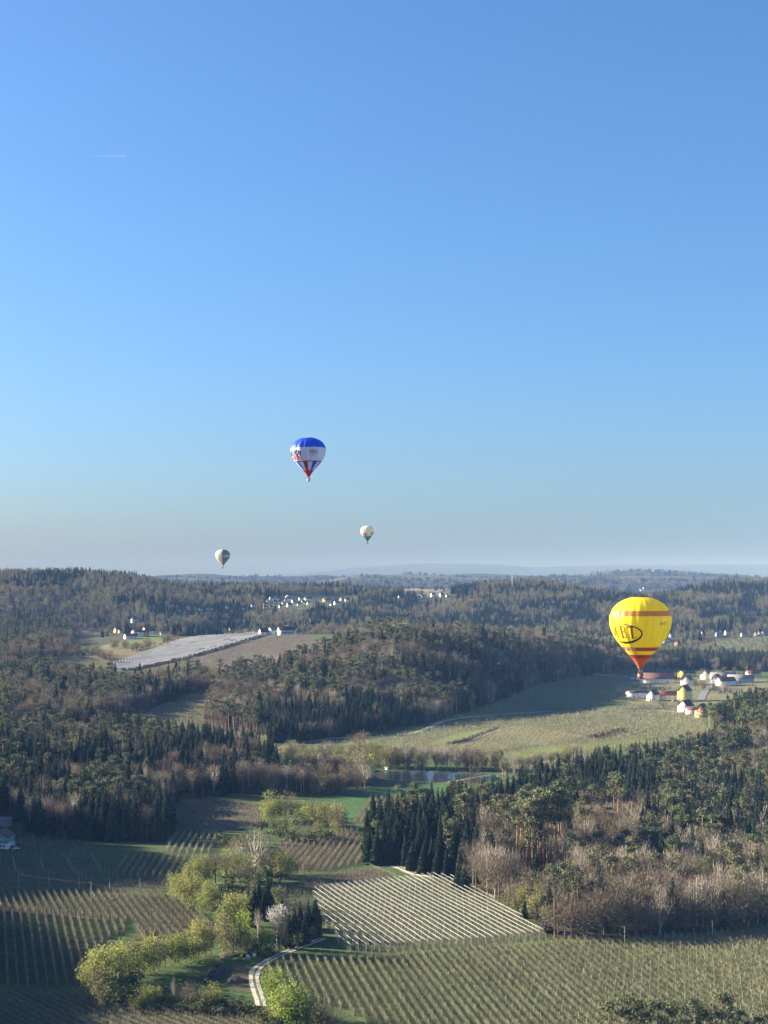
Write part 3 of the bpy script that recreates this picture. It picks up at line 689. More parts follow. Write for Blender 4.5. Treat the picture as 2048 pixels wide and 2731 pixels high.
# belts and single trees: (column, row of the foot, height in photograph pixels, kind, width factor)
BELT = {}
LOWV = {'bare_tree': (4, 5, 4, 5, 2)}
def belt(name, items):
    for it in items:
        px, py, hp, kd = it[:4]; wf = it[4] if len(it) > 4 else 1.0
        p = hit(px, py); plant(kd, p[0], p[1], hp * p[1] / F, name, wf, int(rng.choice(LOWV[kd])) if kd in LOWV and hp > 20 else None)
W_, B_, G_, D_, S_, BR, U_ = 'willow_tree', 'bare_tree', 'grey_tree', 'budding_tree', 'spruce_tree', 'bright_tree', 'bush'
belt('meadow hedge', [(250, 2652, 128, W_, 1.0), (262, 2640, 120, W_), (285, 2645, 138, W_, 1.1), (240, 2668, 105, D_, 1.2), (285, 2672, 110, D_, 1.2), (318, 2634, 132, W_), (322, 2655, 105, D_, 1.1), (345, 2618, 125, W_), (362, 2606, 118, D_),
    (385, 2600, 115, W_), (404, 2588, 100, G_, .9), (400, 2596, 120, W_), (425, 2588, 105, D_), (440, 2580, 105, D_), (458, 2577, 100, W_), (478, 2572, 95, W_), (497, 2568, 100, W_), (515, 2560, 92, W_), (530, 2556, 118, W_, .9), (548, 2552, 92, W_), (564, 2548, 100, D_),
    (300, 2625, 100, D_), (270, 2690, 80, D_, 1.3), (225, 2625, 75, D_, 1.2), (350, 2640, 60, U_)])
belt('meadow foot bushes', [(345, 2684, 50, U_, .9), (366, 2690, 62, W_, 1.2), (392, 2690, 66, W_, 1.3), (415, 2688, 62, W_, 1.1), (430, 2690, 40, U_), (462, 2690, 86, G_, .6), (455, 2692, 52, U_, .7), (500, 2690, 84, B_, 1.0), (512, 2692, 60, D_, 1.3), (540, 2690, 62, D_, .9),
    (562, 2693, 88, W_, .9), (578, 2694, 62, W_, 1.1), (552, 2698, 55, U_, .8), (600, 2698, 40, U_), (622, 2702, 44, U_), (648, 2706, 42, U_), (672, 2712, 48, U_), (690, 2716, 40, U_), (320, 2682, 46, U_), (480, 2700, 36, U_), (530, 2704, 36, U_), (585, 2708, 34, U_)])
belt('track corner trees', [(728, 2712, 148, BR, .8), (765, 2738, 140, BR, 1.35), (790, 2742, 125, BR, 1.2), (745, 2735, 90, W_, 1.2), (822, 2742, 92, W_, 1.1), (840, 2738, 112, B_, 1.0), (868, 2752, 128, B_, 1.1), (855, 2764, 84, U_, .6), (895, 2764, 95, B_, 1.1), (710, 2738, 50, U_), (730, 2748, 45, U_)])
belt('yellow willows', [(470, 2402, 82, W_, 1.1), (488, 2412, 84, W_, 1.25), (512, 2418, 92, W_, 1.3), (535, 2424, 88, W_, 1.1), (560, 2438, 88, W_, 1.1), (580, 2440, 70, B_), (592, 2430, 82, B_, 1.1), (572, 2430, 92, W_), (462, 2385, 65, D_, 1.2), (500, 2382, 66, D_, 1.2),
    (600, 2502, 120, W_, .9), (622, 2498, 130, W_, 1.05), (640, 2490, 118, W_), (588, 2528, 85, D_, 1.1), (606, 2540, 120, D_, .8), (622, 2545, 110, B_), (640, 2540, 130, BR, .85), (652, 2536, 126, BR, .8)])
belt('grove crest', [(505, 2368, 76, W_), (530, 2364, 92, W_, 1.1), (552, 2360, 86, W_, 1.1), (575, 2366, 92, B_, 1.2), (600, 2362, 100, B_, 1.1), (625, 2352, 108, W_, 1.0), (640, 2350, 90, W_, 1.2), (655, 2348, 86, D_), (632, 2325, 88, G_), (700, 2330, 98, B_, .9),
    (718, 2338, 96, B_, 1.0), (732, 2342, 92, D_), (750, 2344, 78, W_, 1.1), (770, 2344, 72, W_, 1.1), (790, 2340, 70, D_), (812, 2332, 62, B_), (826, 2332, 40, D_, 1.2), (665, 2372, 84, D_, 1.2), (690, 2368, 72, D_, 1.2), (715, 2364, 64, U_, .7), (640, 2378, 82, B_, 1.2), (612, 2380, 70, U_, .7), (750, 2352, 40, U_)])
_p = hit(680, 2336); plant(G_, _p[0], _p[1], 130 * _p[1] / F, 'tall silver tree', 1.2, 1)
belt('dark grove', [(662, 2470, 112, S_), (690, 2440, 104, S_, 1.1), (712, 2438, 106, S_, 1.1), (678, 2450, 95, S_, 1.2), (702, 2455, 84, S_, 1.3), (668, 2420, 80, D_), (765, 2440, 95, B_, 1.1), (790, 2450, 98, B_, 1.1), (742, 2420, 82, D_), (722, 2410, 76, S_), (815, 2450, 90, B_, 1.1),
    (800, 2500, 100, S_, 1.3), (822, 2504, 108, S_, 1.2), (838, 2500, 104, S_, 1.2), (842, 2478, 88, S_, 1.2), (785, 2520, 108, S_, 1.3), (770, 2530, 98, S_, 1.2), (812, 2516, 84, S_, 1.4), (760, 2510, 110, B_), (752, 2480, 95, S_, 1.2),
    (688, 2530, 112, G_, .7), (695, 2542, 72, D_, 1.1), (712, 2544, 84, BR, .7), (745, 2543, 110, B_, .8), (760, 2542, 75, U_, .5), (680, 2550, 60, U_, .5), (720, 2552, 42, U_), (660, 2548, 60, D_), (790, 2532, 60, U_, .6), (828, 2512, 50, U_, .7)])
belt('white blossom tree', [(738, 2540, 136, 'blossom_tree', .9)])
belt('valley clump', [(724, 2190, 92, W_, .95), (716, 2196, 74, W_, 1.1), (742, 2188, 70, W_, 1.1), (762, 2180, 98, B_, .9), (778, 2186, 66, D_), (800, 2188, 64, W_), (832, 2180, 66, B_, 1.2), (812, 2198, 58, W_, 1.1), (838, 2200, 66, W_, 1.2), (858, 2205, 72, W_, 1.1), (880, 2208, 82, D_, 1.1),
    (898, 2212, 84, W_, 1.1), (912, 2212, 82, D_, 1.1), (885, 2220, 70, B_, 1.2), (905, 2225, 76, D_), (730, 2225, 62, D_, 1.2), (760, 2228, 60, D_, 1.2), (790, 2232, 64, D_, 1.2), (820, 2236, 60, B_, 1.3), (850, 2238, 62, D_, 1.2), (700, 2218, 40, U_), (740, 2240, 44, U_), (780, 2246, 44, U_), (830, 2250, 40, U_), (870, 2244, 44, U_),
    (600, 2262, 36, U_), (620, 2268, 44, D_, 1.3), (640, 2262, 46, D_, 1.3), (660, 2256, 40, U_), (585, 2252, 34, U_), (690, 2250, 44, D_, 1.2)])
# rows of stream-side trees, filled in between listed ends
def strip(name, pts, n, kinds, hp, spread=10, wf=1.1):
    L = dens(pts, 4, False)
    for i in range(n):
        a = L[int(rng.integers(len(L)))]; p = hit(a[0] + rng.uniform(-6, 6), a[1] + rng.uniform(-spread, spread) * .5)
        kd = kinds[int(rng.integers(len(kinds)))]
        plant(kd, p[0], p[1], rng.uniform(*hp) * p[1] / F * (.3 if kd == U_ else 1), name, wf * rng.uniform(.85, 1.2))
strip('stream trees', [(700, 2105), (790, 2112), (860, 2112), (930, 2104), (985, 2088)], 64, [B_, B_, B_, D_, G_], (55, 82), 24)
strip('stream trees', [(740, 2060), (830, 2072), (920, 2076), (975, 2070)], 46, [B_, B_, D_, G_, W_], (58, 80), 22)
strip('pond trees', [(985, 2046), (1060, 2048), (1150, 2050), (1250, 2052), (1330, 2056)], 80, [G_, B_, G_, D_], (48, 70), 10, .9)
strip('valley trees', [(760, 2020), (840, 2025), (900, 2030), (985, 2032)], 34, [B_, D_, B_, G_, W_], (34, 58), 22)
strip('field edge trees', [(1340, 2062), (1420, 2056), (1500, 2040), (1560, 2030)], 30, [B_, G_, D_], (38, 56), 14)
belt('valley trees', [(958, 2016), (775, 2000), (730, 1968)] and [(958, 2020, 76, B_, 1.5), (775, 2008, 40, W_, 1.2), (752, 2018, 38, B_, 1.3), (990, 2030, 62, W_), (1002, 2032, 52, W_), (1020, 2028, 46, W_), (706, 1960, 44, D_, 1.3), (735, 1980, 50, G_, 1.2), (704, 2010, 60, W_, .7), (722, 2072, 58, G_, 1.3), (745, 2100, 50, W_, 1.2),
    (868, 2040, 66, G_, 1.0), (1256, 2122, 108, B_, .7), (1062, 2215, 110, B_, .9), (1245, 2048, 40, W_)])
strip('meadow hedgerow', [(175, 1752), (230, 1745), (260, 1752), (300, 1762), (290, 1785)], 40, [B_, D_, U_], (18, 32), 10, 1.4)
strip('slope hedgerow', [(300, 1725), (360, 1735), (420, 1722), (480, 1708)], 44, [B_, D_, U_, B_], (16, 30), 10, 1.4)
strip('slope hedgerow', [(250, 1690), (300, 1700), (350, 1712)], 18, [B_, D_, S_], (16, 26), 8, 1.3)
strip('clearing shrubs', [(560, 1960), (640, 1975), (700, 1998), (720, 2015)], 30, [G_, D_, U_, B_], (22, 44), 10, 1.1)
strip('back valley trees', [(300, 1905), (380, 1880), (480, 1848), (560, 1830)], 40, [D_, D_, G_, S_], (34, 52), 12, .9)
strip('upper roadside trees', [(1840, 1740), (1880, 1735), (1920, 1748)], 24, [B_, D_, S_], (18, 34), 10, 1.3)
strip('farm trees', [(1870, 1850), (1850, 1835), (1960, 1850), (2048, 1862)], 34, [B_, D_, G_, U_], (16, 34), 16, 1.2)
strip('farm trees', [(1690, 1836), (1760, 1838), (1800, 1842), (1815, 1850)], 16, [B_, D_, U_, U_], (12, 24), 10, 1.2)
strip('farm trees', [(1720, 1884), (1780, 1884), (1820, 1886), (1856, 1880)], 14, [U_, D_, B_, U_], (12, 22), 6, 1.2)
strip('farm trees', [(1800, 1808), (1860, 1808), (1900, 1800), (2000, 1796)], 24, [B_, D_, S_, U_], (14, 30), 8, 1.2)
strip('house garden trees', [(8, 2236), (40, 2224), (60, 2222)], 10, [D_, U_, B_], (24, 40), 8, 1.2)
# pines in the lower right corner and the big spreading tree at the wood's corner
pc_rows = [(1618, 2835, 165), (1660, 2838, 180), (1700, 2845, 176), (1722, 2828, 150), (1758, 2842, 170), (1802, 2842, 178), (1842, 2838, 180), (1856, 2850, 172), (1888, 2846, 150), (1926, 2846, 196), (1946, 2850, 168), (1976, 2848, 152), (2018, 2850, 140), (2046, 2846, 164), (2080, 2840, 190)]
for px, py, hp in pc_rows:
    Y = 150.0 * F / (py - HZ); x = Y * (px - CX) / F; plant('pine_tree', x, Y, hp * Y / F, 'corner pines', 1.05)
belt('spreading oak', [(1524, 2500, 160, B_, 1.25)])
belt('wood front', [(1226, 2372, 112, S_, 1.5), (1240, 2376, 90, S_, 1.3), (1005, 2306, 108, S_, 1.3), (985, 2300, 96, S_, 1.4), (1045, 2300, 96, S_, 1.3), (1100, 2322, 84, S_, 1.4), (1130, 2330, 88, S_, 1.4), (1165, 2338, 84, S_, 1.4), (1190, 2344, 80, S_, 1.4), (1115, 2312, 92, S_, 1.4), (1080, 2312, 90, S_, 1.3),
    (1372, 2430, 70, D_, .9), (1392, 2436, 86, W_, .7), (1410, 2440, 84, D_, 1.0), (1440, 2446, 92, W_, .6), (1425, 2452, 60, U_, .7), (1400, 2448, 52, S_, 1.5), (1380, 2440, 50, U_, .6),
    (1480, 2500, 125, B_, 1.2), (1560, 2502, 130, B_, 1.2), (1600, 2502, 140, B_, 1.1), (1650, 2500, 120, D_, 1.2), (1700, 2498, 128, B_, 1.2), (1760, 2494, 118, G_, 1.1), (1800, 2490, 130, B_, 1.2), (1850, 2486, 140, B_, 1.1), (1900, 2482, 132, B_, 1.2), (1950, 2478, 150, B_, 1.1), (2000, 2474, 140, B_, 1.1), (2045, 2470, 150, B_, 1.1),
    (1270, 2390, 120, B_, 1.0), (1300, 2398, 130, B_, 1.0), (1330, 2410, 130, B_), (1355, 2415, 120, B_), (1285, 2380, 150, G_, .9), (1320, 2395, 160, G_, .9)])
# stand of tall straight pines in the right wood
for px, py, hp in [(1442, 2322, 216), (1450, 2328, 212), (1458, 2330, 214), (1478, 2318, 190), (1412, 2330, 186), (1396, 2300, 190), (1500, 2300, 196), (1490, 2290, 205), (1386, 2310, 175), (1430, 2300, 190), (1645, 2245, 178), (1638, 2230, 170), (1560, 2290, 170), (1240, 2290, 172), (1255, 2270, 170), (1228, 2270, 150), (1345, 2300, 168), (1330, 2280, 160), (1790, 2260, 140), (1590, 2110, 78), (1402, 2322, 190), (1420, 2335, 205), (1436, 2318, 180), (1466, 2312, 196), (1486, 2325, 200), (1508, 2318, 190), (1470, 2300, 200), (1378, 2322, 170)]:
    p = hit(px, py); plant('pine_tree', p[0], p[1], hp * p[1] / F, 'tall pines', .85, 1)

# ground kept clear before the houses, so that they are seen above the trees
V1 = [(575, 188, 55, 'wd'), (632, 186, 70, 'wr'), (782, 160, 70, 'wd'), (778, 190, 62, 'wd'), (880, 200, 24, 'cd'), (925, 185, 56, 'wd'), (1020, 190, 90, 'wd'), (492, 250, 30, 'cd'), (560, 285, 28, 'wd'), (484, 285, 20, 'cd'), (340, 268, 26, 'wd'), (660, 226, 30, 'wd'),
      (684, 278, 42, 'cd'), (792, 266, 60, 'cd'), (905, 250, 28, 'cd'), (1026, 236, 34, 'wd'), (1255, 205, 100, 'yd'), (1330, 205, 110, 'gg'), (1440, 190, 50, 'or'), (1500, 200, 60, 'wd'), (1310, 250, 40, 'wr'), (1366, 240, 50, 'wd'), (850, 222, 60, 'gg'), (720, 240, 40, 'gg'),
      (610, 222, 36, 'wd'), (525, 208, 34, 'wr'), (960, 222, 40, 'wd'), (745, 205, 34, 'wd')]
V2 = [(30, 284, 14, 'wd'), (225, 300, 10, 'wd'), (-170, 305, 22, 'wd'), (-215, 300, 24, 'cd'), (-300, 310, 26, 'cd'), (-560, 320, 18, 'wd')]
V3 = [(400, 226, 26, 'wr'), (456, 226, 22, 'wd'), (515, 226, 24, 'wd')]
V4 = [(130, 446, 22, 'wd'), (580, 468, 40, 'wd'), (635, 440, 32, 'wd'), (705, 435, 54, 'wd'), (870, 418, 96, 'wr'), (1058, 415, 90, 'cd'), (1180, 420, 56, 'wd')]
V5 = [(600, 398, 34, 'wd'), (740, 436, 92, 'rr'), (550, 480, 120, 'gg'), (1092, 470, 90, 'gg'), (1390, 448, 52, 'wd'), (1478, 420, 62, 'cd'), (1550, 446, 110, 'wd'), (200, 436, 24, 'wd'), (215, 486, 32, 'cd')]
SPOTS = []
for lst, ox, oy, sc in ((V1, 600, 1560, 4.608), (V2, 600, 1560, 4.608), (V3, 1050, 1540, 8.295), (V4, 1050, 1540, 8.295), (V5, 1850, 1640, 8.38)):
    for x, y, w_, _ in lst: SPOTS.append((ox + x / sc, oy + y / sc, w_ / sc))
SPOTS += [(356, 1660, 14), (313, 1686, 14), (321, 1687, 10), (349, 1703, 24), (366, 1697, 22), (384, 1696, 18), (397, 1692, 26), (432, 1692, 12), (616, 1684, 18), (660, 1693, 26), (705, 1694, 20), (733, 1693, 24), (764, 1693, 34), (791, 1690, 24),
          (1776, 1712, 22), (1807, 1722, 18), (1792, 1700, 18), (1711, 1577, 30), (1366, 1566, 8), (1140, 1572, 120), (1170, 1590, 90)]
arr = np.array([r[2:5] for r in TR]); tpx = CX + F * arr[:, 0] / arr[:, 1]; tpy = HZ - F * arr[:, 2] / arr[:, 1]; keep = np.ones(len(TR), bool)
hgh = np.array([r[5] for r in TR]) * F / arr[:, 1]
for sx_, sy_, sw_ in SPOTS:
    Yh = hit(sx_, sy_ + 1)[1]
    m_ = (np.abs(tpx - sx_) < sw_ / 2 + 5) & (arr[:, 1] > 1950) & (arr[:, 1] < Yh + 14) & (tpy - hgh < sy_ - 1) & (tpy > sy_ - 8)
    keep &= ~m_
TR = [r for r, k_ in zip(TR, keep) if k_]

# ------------------------------------------------------------------ which trees show: a coarse look from the camera, nearest first
TRn = np.array([r[:8] for r in TR], float); TW = [r[8] for r in TR]
order = np.argsort(TRn[:, 3])
SCR = 2.667
Wd, Hd = 768, 1024
cover = np.zeros((Hd, Wd), bool)
relw = {'spruce_tree': .26, 'pine_tree': .24, 'bare_tree': .42, 'grey_tree': .34, 'willow_tree': .5, 'budding_tree': .42, 'bright_tree': .42, 'blossom_tree': .4, 'bush': .8}
size = np.zeros(len(TR)); shown = np.zeros(len(TR))
# rows hidden by the ground itself: nearest ridge line per column
ridge = np.full(Wd, Hd * 1.0); ri = 0
colu = ((np.arange(Wd) + .5) * SCR - CX) / F
for i in order:
    k, v, x, y, z, h, rz_, wf = TRn[i]
    while ri < len(GY) - 1 and GY[ri] < y - 5:
        zr = hgt(colu * GY[ri], np.full(Wd, GY[ri])); ridge = np.minimum(ridge, (HZ - zr / GY[ri] * F) / SCR); ri += 3
    c = (CX + F * x / y) / SCR; hp = h * F / y / SCR; wp = max(1.0, hp * relw[KN[int(k)]] * wf * .8)
    yb = (HZ - z / y * F) / SCR; yt = yb - hp
    x0, x1 = int(c - wp / 2), int(c + wp / 2) + 1; x0c, x1c = max(0, x0), min(Wd, x1)
    if x0c >= x1c: continue
    yb = min(yb, ridge[x0c:x1c].max()); y0, y1 = max(0, int(yt)), min(Hd, int(yb) + 1)
    if y0 >= y1: continue
    blk = cover[y0:y1, x0c:x1c]; free = (~blk).sum()
    shown[i] = free; size[i] = hp * wp
    # crowns hide what is behind them; bare ones only in part
    if KN[int(k)] in ('spruce_tree', 'willow_tree', 'bright_tree', 'bush') or rng.random() < .7:
        blk[: max(1, int((y1 - y0) * .9))] = True

single = np.zeros(len(TR), bool)
for k in range(len(KN)):
    ix = np.where((TRn[:, 0] == k) & (shown >= np.maximum(3, .10 * size)))[0]
    ix = ix[np.argsort(-size[ix])][:298]
    single[ix] = True

LOOK = {'spruce_tree': ('dark green spruce', 'tree'), 'pine_tree': ('bare-trunked pine', 'tree'), 'bare_tree': ('leafless brown tree', 'tree'), 'grey_tree': ('leafless silvery grey tree', 'tree'),
        'willow_tree': ('yellow green willow', 'tree'), 'budding_tree': ('dull green tree just coming into leaf', 'tree'), 'bright_tree': ('fresh bright green tree', 'tree'), 'blossom_tree': ('white blossoming tree', 'tree'), 'bush': ('low green bush', 'bush')}
PLUR = {'spruce_tree': 'dark green spruces', 'pine_tree': 'bare-trunked pines', 'bare_tree': 'leafless brown trees', 'grey_tree': 'leafless grey trees', 'willow_tree': 'yellow green willows', 'budding_tree': 'budding dull green trees', 'bright_tree': 'bright green trees', 'blossom_tree': 'blossoming trees', 'bush': 'low green bushes'}
PLACE = {'right wood': 'in the big wood on the right', 'rise wood': 'on the wooded rise at the right edge', 'edge wood': 'at the far edge of the right wood', 'left wood': 'in the dark wood on the left',
         'back wood': 'in the wood behind the left one', 'middle wood': 'on the wooded hill in the middle', 'farm wood': 'in the wood behind the farm', 'upper left wood': 'in the wood above the netted slope',
         'far hills': 'on the hazy far hills', 'distant woods': 'on the blue distant hills', 'bank wood': 'on the bank outside the lower left', 'meadow hedge': 'in the hedge above the lower meadow',
         'meadow foot bushes': 'along the lower edge of the lower meadow', 'track corner trees': 'where the gravel track leaves the picture', 'yellow willows': 'on the left side of the central grove',
         'grove crest': 'along the top of the central grove', 'dark grove': 'in the shady right half of the central grove', 'valley clump': 'in the clump beside the dark field', 'stream trees': 'along the shaded stream left of the pond',
         'pond trees': 'in the thin row behind the pond', 'valley trees': 'on the valley floor beyond the pond', 'field edge trees': 'between the pond and the valley fields', 'meadow hedgerow': 'in the hedgerow left of the netted slope',
         'slope hedgerow': 'in the hedgerow above the netted slope', 'clearing shrubs': 'round the brown clearing', 'back valley trees': 'beside the small sloping field', 'upper roadside trees': 'by the orchards beyond the farm',
         'farm trees': 'between the farm buildings', 'house garden trees': 'behind the green house', 'corner pines': 'in the lower right corner', 'wood front': 'at the front edge of the right wood', 'tall pines': 'in the stand of tall pines in the right wood'}
SPECIAL = {'tall silver tree': 'tall silver bare tree rising above the central grove', 'white blossom tree': 'white blossoming tree among dark trees in the central grove', 'spreading oak': 'broad spreading bare tree at the front corner of the right wood'}
for i in np.where(single)[0]:
    k, v, x, y, z, h, rz_, wf = TRn[i]; nm = KN[int(k)]; trunk, crown, both = KINDS[nm][int(v)]; wd = TW[i]
    o = empty(nm, (x, y, z), rz_); o.scale = (h * wf, h * wf, h)
    if wd in SPECIAL: tag(o, SPECIAL[wd], LOOK[nm][1])
    else: tag(o, LOOK[nm][0] + ' ' + PLACE[wd], LOOK[nm][1], PLUR[nm] + ' ' + PLACE[wd])
    a = bpy.data.objects.new('trunk', trunk); C.objects.link(a); a.parent = o
    a = bpy.data.objects.new('crown', crown); C.objects.link(a); a.parent = o

# the rest of the woods: points that carry instances
src = bpy.data.collections.new('tree_sources'); base_i = []; n_ = 0
for nm in KN:
    base_i.append(n_)
    for v, (trunk, crown, both) in enumerate(KINDS[nm]):
        so = bpy.data.objects.new('tree_source.%03d' % n_, both); src.objects.link(so); n_ += 1
def scatter_group():
    ng = bpy.data.node_groups.new('tree_scatter', 'GeometryNodeTree')
    ng.interface.new_socket(name='Geometry', in_out='INPUT', socket_type='NodeSocketGeometry')
    ng.interface.new_socket(name='Geometry', in_out='OUTPUT', socket_type='NodeSocketGeometry')
    N = ng.nodes; gi = N.new('NodeGroupInput'); go = N.new('NodeGroupOutput'); ip = N.new('GeometryNodeInstanceOnPoints')
    ci = N.new('GeometryNodeCollectionInfo'); ci.inputs['Collection'].default_value = src
    ci.inputs['Separate Children'].default_value = True; ci.inputs['Reset Children'].default_value = True
    def na(name, dt):
        a = N.new('GeometryNodeInputNamedAttribute'); a.data_type = dt; a.inputs['Name'].default_value = name; return a.outputs['Attribute']
    L = ng.links; L.new(gi.outputs[0], ip.inputs['Points']); L.new(ci.outputs[0], ip.inputs['Instance']); ip.inputs['Pick Instance'].default_value = True
    L.new(na('kind', 'INT'), ip.inputs['Instance Index']); L.new(na('turn', 'FLOAT_VECTOR'), ip.inputs['Rotation']); L.new(na('size', 'FLOAT_VECTOR'), ip.inputs['Scale'])
    L.new(ip.outputs[0], go.inputs[0]); return ng
SG = scatter_group()
STUFF = {'right wood': ('woodland', 'crowded mixed trees filling the big right hand wood'), 'left wood': ('woodland', 'crowded mixed trees filling the dark left wood'), 'middle wood': ('woodland', 'brown and green trees covering the middle hill'),
         'far hills': ('woodland', 'hazy mixed forest covering the far hills'), 'distant woods': ('woodland', 'faint blue woods on the distant hills'), 'back wood': ('woodland', 'shaded mixed trees filling the valley behind the left wood'),
         'upper left wood': ('woodland', 'brown trees on the slope above the netted orchard'), 'bank wood': ('woodland', 'dark trees on the bank outside the lower left'), 'rest': ('woodland', 'scattered small trees and bushes in hedges and along the streams')}
restm = ~single
for sname, (on, lab) in STUFF.items():
    ix = np.array([i for i in np.where(restm)[0] if (TW[i] == sname or (sname == 'rest' and TW[i] not in STUFF))])
    if not len(ix): continue
    q = TRn[ix]; me = bpy.data.meshes.new(on); me.vertices.add(len(ix)); me.vertices.foreach_set('co', q[:, 2:5].astype(np.float32).ravel())
    a = me.attributes.new('kind', 'INT', 'POINT'); a.data.foreach_set('value', (np.array(base_i)[q[:, 0].astype(int)] + q[:, 1].astype(int)).astype(np.int32))
    a = me.attributes.new('turn', 'FLOAT_VECTOR', 'POINT'); a.data.foreach_set('vector', np.c_[np.zeros((len(ix), 2)), q[:, 6]].astype(np.float32).ravel())
    a = me.attributes.new('size', 'FLOAT_VECTOR', 'POINT'); a.data.foreach_set('vector', np.c_[q[:, 5] * q[:, 7], q[:, 5] * q[:, 7], q[:, 5]].astype(np.float32).ravel())
    o = link(on, me); tag(o, lab, 'woodland', kind='stuff'); md = o.modifiers.new('trees', 'NODES'); md.node_group = SG
print('trees', len(TR), 'single', single.sum())

# ------------------------------------------------------------------ air
hz = MB(); hz.box(-36000, 36000, -60, 42500, -420, 480)
hm = bpy.data.materials.new('haze_air'); hm.use_nodes = True; t = hm.node_tree; t.nodes.remove(t.nodes['Principled BSDF'])
pvn = t.nodes.new('ShaderNodeVolumePrincipled'); pvn.inputs['Color'].default_value = (.33, .57, 1.0, 1); pvn.inputs['Absorption Color'].default_value = (1, 1, 1, 1); pvn.inputs['Density'].default_value = 0.000056
pvn.inputs['Anisotropy'].default_value = -.6
t.links.new(pvn.outputs[0], t.nodes['Material Output'].inputs['Volume'])
ho = link('haze', hz.mesh('haze', hm)); tag(ho, 'pale blue morning haze between the hills', kind='stuff')

# ------------------------------------------------------------------ orchards: every row a thing of its own
def rows_in(poly, d, spacing, jitter=.06):
    """parallel segments inside a ground polygon"""
    d = np.array(d, float); d /= np.hypot(*d); n = np.array((-d[1], d[0]))
    a = poly @ n; out = []
    for c in np.arange(a.min() + spacing * .5, a.max(), spacing):
        ts = []
        for p, q in zip(poly, np.roll(poly, -1, 0)):
            pa, qa = p @ n - c, q @ n - c
            if (pa > 0) != (qa > 0): ts.append((p + (q - p) * pa / (pa - qa)) @ d)
        ts.sort()
        for t0, t1 in zip(ts[::2], ts[1::2]):
            if t1 - t0 > 7: out.append((d * t0 + n * c, d * t1 + n * c))
    return out

def drape(p, q, step):
    L = np.hypot(*(q - p)); m = max(3, int(L / step) + 1); s = np.linspace(0, 1, m)[:, None]
    xy = p + (q - p) * s; return np.c_[xy, hgt(xy[:, 0], xy[:, 1])], L

def row_twigs(p, q, r, height=2.9, step=1.0, per=9, width=.55, wd=.07, low=.35, both=None):
    """thin upright twigs and branches along a row"""
    P3, L = drape(p, q, step); d = (q - p) / L; n = np.array((-d[1], d[0])); m = len(P3) * per
    b = np.repeat(P3, per, 0)
    al = r.uniform(-.5, .5, m) * step; ac = r.normal(0, width * .38, m)
    tree_h = np.repeat(height * r.uniform(.78, 1.14, len(P3)) * np.where(r.random(len(P3)) < .05, .35, 1), per)
    z0 = r.uniform(low, .62, m) * tree_h * r.uniform(.3, 1, m); z1 = np.minimum(tree_h, z0 + r.uniform(.35, .8, m) * tree_h * .7)
    lean_a = r.normal(0, .35, m); lean_c = r.normal(0, .28, m)
    x0 = b[:, 0] + d[0] * al + n[0] * ac; y0 = b[:, 1] + d[1] * al + n[1] * ac
    x1 = x0 + d[0] * lean_a + n[0] * lean_c; y1 = y0 + d[1] * lean_a + n[1] * lean_c
    th = r.uniform(0, 3.14, m); wx = np.cos(th) * wd * r.uniform(.6, 1.5, m); wy = np.sin(th) * wd
    V = np.stack([np.c_[x0 - wx, y0 - wy, b[:, 2] + z0], np.c_[x0 + wx, y0 + wy, b[:, 2] + z0], np.c_[x1 + wx * .5, y1 + wy * .5, b[:, 2] + z1], np.c_[x1 - wx * .5, y1 - wy * .5, b[:, 2] + z1]], 1).reshape(-1, 3)
    return V, np.arange(4 * m).reshape(m, 4)

def row_posts(p, q, gap, height, w=.055):
    L = np.hypot(*(q - p)); m = max(2, int(round(L / gap)) + 1); mb = MB()
    for s in np.linspace(0, 1, m):
        x, y = p + (q - p) * s; z = float(hgt(x, y)); h = height * random.uniform(.96, 1.05); t = random.uniform(-.05, .05)
        V = [(x - w, y - w, z - .3), (x + w, y - w, z - .3), (x + w, y + w, z - .3), (x - w, y + w, z - .3), (x - w + t, y - w, z + h), (x + w + t, y - w, z + h), (x + w + t, y + w, z + h), (x - w + t, y + w, z + h)]
        mb.add(V, f4=[(0, 1, 5, 4), (1, 2, 6, 5), (2, 3, 7, 6), (3, 0, 4, 7), (4, 5, 6, 7)])
    return mb
def row_strip(p, q, half):
    P3, L = drape(p, q, 4.0); d = (q - p) / L; n = np.array((-d[1], d[0])); m = len(P3)
    jl = half * rng.uniform(.75, 1.2, m); jr = half * rng.uniform(.75, 1.2, m)
    xl = P3[:, :2] + n * jl[:, None]; xr = P3[:, :2] - n * jr[:, None]
    V = np.stack([np.c_[xl, hgt(xl[:, 0], xl[:, 1]) + .10], np.c_[xr, hgt(xr[:, 0], xr[:, 1]) + .10]], 1).reshape(-1, 3)
    return V, np.array([(2 * i, 2 * i + 1, 2 * i + 3, 2 * i + 2) for i in range(m - 1)])
